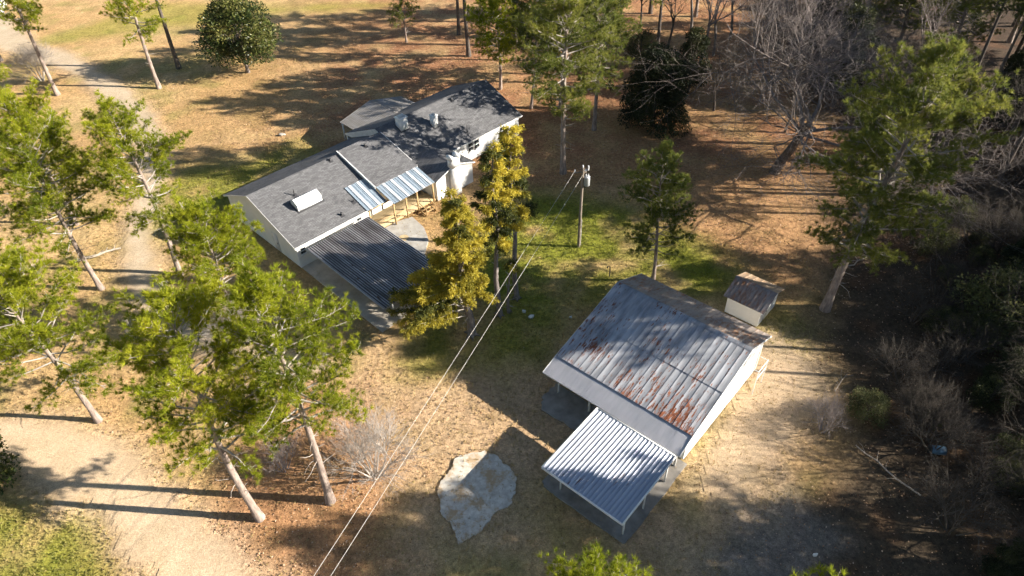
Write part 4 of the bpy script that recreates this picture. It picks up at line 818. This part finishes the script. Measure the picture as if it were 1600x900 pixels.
# dark woods at lower right
WL = 'trees in the dark woods at lower right'
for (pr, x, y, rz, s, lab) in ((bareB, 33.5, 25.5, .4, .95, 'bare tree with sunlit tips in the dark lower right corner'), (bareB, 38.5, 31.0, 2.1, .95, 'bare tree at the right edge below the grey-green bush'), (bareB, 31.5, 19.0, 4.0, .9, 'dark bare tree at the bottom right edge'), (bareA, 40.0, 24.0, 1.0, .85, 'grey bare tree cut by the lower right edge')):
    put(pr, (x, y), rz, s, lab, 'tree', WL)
for (x, y, s, lab) in ((42.5, 33.5, .55, 'dark evergreen at the right edge just below the grey-green bush'), (40.5, 28.0, .6, 'dark evergreen at the right edge level with the blue barrel'), (36.5, 22.0, .5, 'dark evergreen in the lower right corner, right of the bare tree'), (35.5, 32.5, .4, 'small dark evergreen between the barrel and the grey-green bush'), (44.5, 45.0, .6, 'dark evergreen at the right edge above the grey-green bush'), (28.0, 18.5, .35, 'small dark evergreen at the bottom right edge')):
    put(everB, (x, y), x, s, lab, 'tree', 'dark evergreens of the lower right woods')
r_ = random.Random(5)
for i in range(64):
    while True:
        x = r_.uniform(22, 46); y = r_.uniform(15, 46)
        if x > 25 + max(0, (y - 33) * .35) and (y < 34 or x > 32): break
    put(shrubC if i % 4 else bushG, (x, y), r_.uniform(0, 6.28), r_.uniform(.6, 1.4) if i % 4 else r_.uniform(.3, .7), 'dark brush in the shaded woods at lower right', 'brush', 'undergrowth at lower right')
for i in range(84):
    x = r_.uniform(37, 64); y = r_.uniform(46, 110)
    put(shrubC if i % 4 else bushG, (x, y), r_.uniform(0, 6.28), r_.uniform(.8, 1.5) if i % 4 else r_.uniform(.4, .9), 'dark brush under the woods at upper right', 'brush', 'undergrowth at upper right')
# woods beyond the right edge, whose shadows cross the yard
OUT = [(x, y) for x, y in ((35.5, 17.0), (43, 15.5), (40, 20.0), (49, 19), (37, 12.5),  (70, 76), (66, 82), (72, 92), (64, 96), (78, 104), (70, 110), (80, 120), (64, 122), (56, 38), (60, 44), (47, 12), (54, 17), (64, 14), (66, 36), (72, 22), (60, 6), (50, 3), (76, 10), (70, 40),  (76, 80), (68, 88), (74, 98), (66, 104), (82, 48), (86, 66), (84, 90), (88, 30), (80, 112), (92, 104), (56, 110))]
for i, (x, y) in enumerate(OUT):
    pr = (pF, pG, pI, pI, pI)[i] if i < 5 else (pF, pI, pG, pI, bareA, pI)[i % 6]; put(pr, (x, y), i * 1.7, (1.0 if i < 5 else r_.uniform(.8, 1.0)), 'tree of the woods beyond the right edge of the picture', 'tree', 'woods beyond the right edge')
for i, (x, y) in enumerate(((52, 54), (55, 57), (61, 58), (64, 63), (57, 61.5), (60, 66), (66, 60), (56, 67.5), (62.5, 54), (68, 63), (59, 57), (63, 67))):
    put(pJ, (x, y), i * 1.3, r_.uniform(.92, 1.08), 'slender high-crowned pine of the woods beyond the right edge', 'tree', 'slender pines beyond the right edge')
for i, (x, y) in enumerate(((46.5, 35.3), (45.5, 39.4), (48.0, 32.4), (50.0, 38.0))):
    put(pJ, (x, y), i * 2.0, 1.0, 'slender high-crowned pine of the woods beyond the right edge', 'tree', 'slender pines beyond the right edge')
for i in range(18):  # out-of-view evergreens added to keep low sun off the upper right woods floor
    put(everB, (r_.uniform(56, 68), 45 + i * 1.9), i * 1.1, r_.uniform(.6, .85), 'unseen low evergreen added beyond the right edge to block low sun', 'brush', 'low growth beyond the right edge')
for i in range(66):
    x = r_.uniform(45, 60); y = r_.uniform(6, 44); pr = (bushG, everB, everB)[i % 3]
    put(pr, (x, y), i * 2.1, r_.uniform(.9, 1.4) if pr is not everB else r_.uniform(.55, .8), 'unseen low evergreen added beyond the right edge to block low sun', 'brush', 'low growth beyond the right edge')

# ------------------------------------------------------------------ ground litter and grass (uncountable)
def scatter(n, fn, x0, x1, y0, y1, rs):
    x = rs.uniform(x0, x1, n * 4); y = y0 + (y1 - y0) * rs.random(n * 4) ** 1.25; C, dl, du, tr, lit, grn, duf = ground_fields(x, y); p = fn(lit, grn, duf) * (np.minimum(dl, du) > .2)
    k = rs.random(len(x)) < p; return x[k][:n], y[k][:n]
rs = np.random.default_rng(77)
x, y = scatter(75000, lambda l, g_, d: np.clip(.10 + l * .8 + d * .12 - g_ * .1, 0, 1), -60, 60, 16, 118, rs)
g = Geo(); leaves(g, np.stack([x, y, rs.uniform(-.05, .02, len(x))], 1), np.stack([rs.normal(size=len(x)), rs.normal(size=len(x)), rs.uniform(-.05, .2, len(x))], 1), rs, .125, rs.uniform(0, 1, len(x)), .6)
M['dead_leaf'] = leafmat('dead_leaf', (0.16, 0.075, 0.035), (0.36, 0.20, 0.10), (0.58, 0.44, 0.32), .1)
tag(g.build('fallen_leaves', M['dead_leaf']), 'dead leaves scattered over the lawn and woodland floor', 'leaves', kind='stuff')
x, y = scatter(45000, lambda l, g_, d: np.clip(.25 + g_ * .8 - l * .2 - d * .3, 0, 1), -55, 34, 16, 100, rs); gw = ground_fields(x, y)[5]
g = Geo(); needle_tufts(g, np.stack([x, y, np.full(len(x), -.05)], 1), np.tile([0, 0, 1.], (len(x), 1)), rs, 4, .20, .045, np.clip(gw * .75 + rs.normal(0, .12, len(x)), 0, 1))
M['grass_blade'] = leafmat('grass_blade', (0.46, 0.33, 0.16), (0.30, 0.27, 0.08), (0.17, 0.21, 0.03), .25)
tag(g.build('grass', M['grass_blade']), 'short dry and green grass over the lawn', 'grass', kind='stuff')

# ------------------------------------------------------------------ small things on the ground
def log(loc, rz, ln, r, label, m='dead_wood', seed=1):
    rs = np.random.default_rng(seed); o = empty('fallen_log', loc, rz); tag(o, label, 'log'); P = np.stack([np.linspace(0, ln, 7), rs.normal(0, .04 * ln / 3, 7), r + rs.normal(0, .02, 7)], 1)
    g = Geo(); g.tube(P, np.linspace(r, r * .55, 7), 8); g.build('trunk', M[m], o, True)
    for i in range(4):
        g = Geo()
        p = P[2 + i]; L = limb_path(p, rs.uniform(.4, 1.2) * rs.choice([-1, 1]), rs.uniform(0, .5), rs.uniform(.4, 1.0), rs, 0, 4, .2); g.tube(L, np.linspace(r * .35, .008, 4), 5, cap=False); g.build('branch', M[m], o, True)
log((-41.5, 51.5, 0), .5, 4.0, .16, 'pale broken log under the left pines', seed=2); log((30.6, 47.6, 0), .55, 4.2, .06, 'thin fallen branch on the leaf litter right of the leaning pine', seed=3)
log((26.2, 24.2, 0), 2.15, 4.8, .06, 'long fallen limb in the dark brush at lower right', seed=4); log((24.0, 33.2, 0), .8, 2.2, .04, 'dead forked branch on the shaded ground right of the barn', seed=5)
st_ = empty('tree_stump', (-32.0, 41.1, 0)); tag(st_, 'broken grey stump among the left pines', 'stump'); g = Geo(); rs = np.random.default_rng(4)
g.tube([(0, 0, -.2), (0, 0, .1), (.05, .02, .9), (.12, .05, 1.5)], [.55, .38, .31, .2], 10); g.build('trunk', M['dead_wood'], st_, True); 
for i in range(7): a = i * .9; g = Geo(); g.bar((.1 + math.cos(a) * .13, .05 + math.sin(a) * .13, 1.3), (.13 + math.cos(a) * .16, .05 + math.sin(a) * .16, 1.75 + .3 * rs.random()), .09, .05); g.build('splinter', M['dead_wood'], st_)
dr = empty('barrel', (28.4, 27.6, .3), R(-12)); tag(dr, 'faded blue barrel lying in the dark woods', 'barrel'); g = Geo(); g.tube([(0, 0, 0), (.02, 0, 0), (.3, 0, 0), (.33, 0, 0), (.62, 0, 0), (.65, 0, 0), (.93, 0, 0), (.95, 0, 0)], [.27, .3, .3, .315, .315, .3, .3, .27], 16); g.build('drum', M['blue_paint'], dr, True)
for x in (.0, .95): g = Geo(); g.tube([(x - .02, 0, 0), (x + .02, 0, 0)], .318, 16); g.build('rim', M['dark_metal'], dr)
sp = empty('standpipe', (8.85, 47.2, 0)); tag(sp, 'dark curved standpipe behind the left corner of the barn', 'pipe'); g = Geo(); g.tube([(0, 0, -.2), (0, 0, .9), (-.03, 0, 1.15), (-.15, 0, 1.25), (-.25, 0, 1.15)], .05, 8); g.build('pipe', M['dark_metal'], sp, True); g = Geo(); g.tube([(-.25, 0, 1.17), (-.25, 0, 1.05)], .07, 8); g.build('spout', M['dark_metal'], sp)
for i, (x, y, s, lab) in enumerate(((1.0, 42.9, .22, 'upright scrap of white plastic left of the barn'), (1.6, 42.2, .32, 'flat crumpled white plastic scrap left of the barn'), (4.9, 42.0, .15, 'tiny white scrap near the barn corner'), (18.0, 20.4, .22, 'white scrap on the dark ground at lower right'), (-27.6, 75.8, .5, 'pale flat stone on the far lawn above the house shadow'))):
    rs = np.random.default_rng(60 + i); n = 9; a = np.linspace(0, 2 * np.pi, n, endpoint=False); rr = s * rs.uniform(.4, 1, n); g = Geo(); top = np.stack([np.cos(a) * rr, np.sin(a) * rr * .6, .05 + rs.uniform(0, .14, n)], 1); bot = top * [1.05, 1.05, 0] + [0, 0, -.05]
    g.add(np.concatenate([top, [[0, 0, .16]]]), [(j, (j + 1) % n, n) for j in range(n)]); g.add(np.concatenate([top, bot]), [(j, n + j, n + (j + 1) % n, (j + 1) % n) for j in range(n)])
    o = g.build('litter_scrap' if i < 4 else 'flat_stone', M['white_trim'] if i < 4 else M['concrete']); o.location = (x, y, 0); tag(o, lab, 'scrap' if i < 4 else 'stone')
# pale parked car at the far end of the drive (only its tail is in the picture)
car = empty('parked_car', (-88.3, 123.6, 0), R(200)); tag(car, 'white parked car cut by the top left corner', 'car')
g = Geo(); prism(g, -.9, .9, [(-2.3, .35), (2.3, .35), (2.35, .85), (1.2, .98), (.5, 1.45), (-1.3, 1.48), (-2.1, 1.0), (-2.35, .85)]); g.build('body', M['white_metal'], car)
g = Geo(); prism(g, -.915, .915, [(1.0, 1.0), (.45, 1.38), (-1.2, 1.40), (-1.85, 1.03)]); g.build('side_window', M['glass'], car); g = Geo(); g.add([(-.75, -1.38, 1.475), (.75, -1.38, 1.475), (.78, -2.12, 1.03), (-.78, -2.12, 1.03)], [(0, 3, 2, 1)]); g.build('rear_window', M['glass'], car)
for x in (-.86, .86):
    for y in (-1.45, 1.45):
        g = Geo(); g.tube([(x - .11, y, .33), (x + .11, y, .33)], .33, 16); wl = g.build('wheel', M['dark_metal'], car); g = Geo(); g.tube([(x - .118, y, .33), (x + .118, y, .33)], .19, 12); g.build('rim', M['grey_metal'], wl)
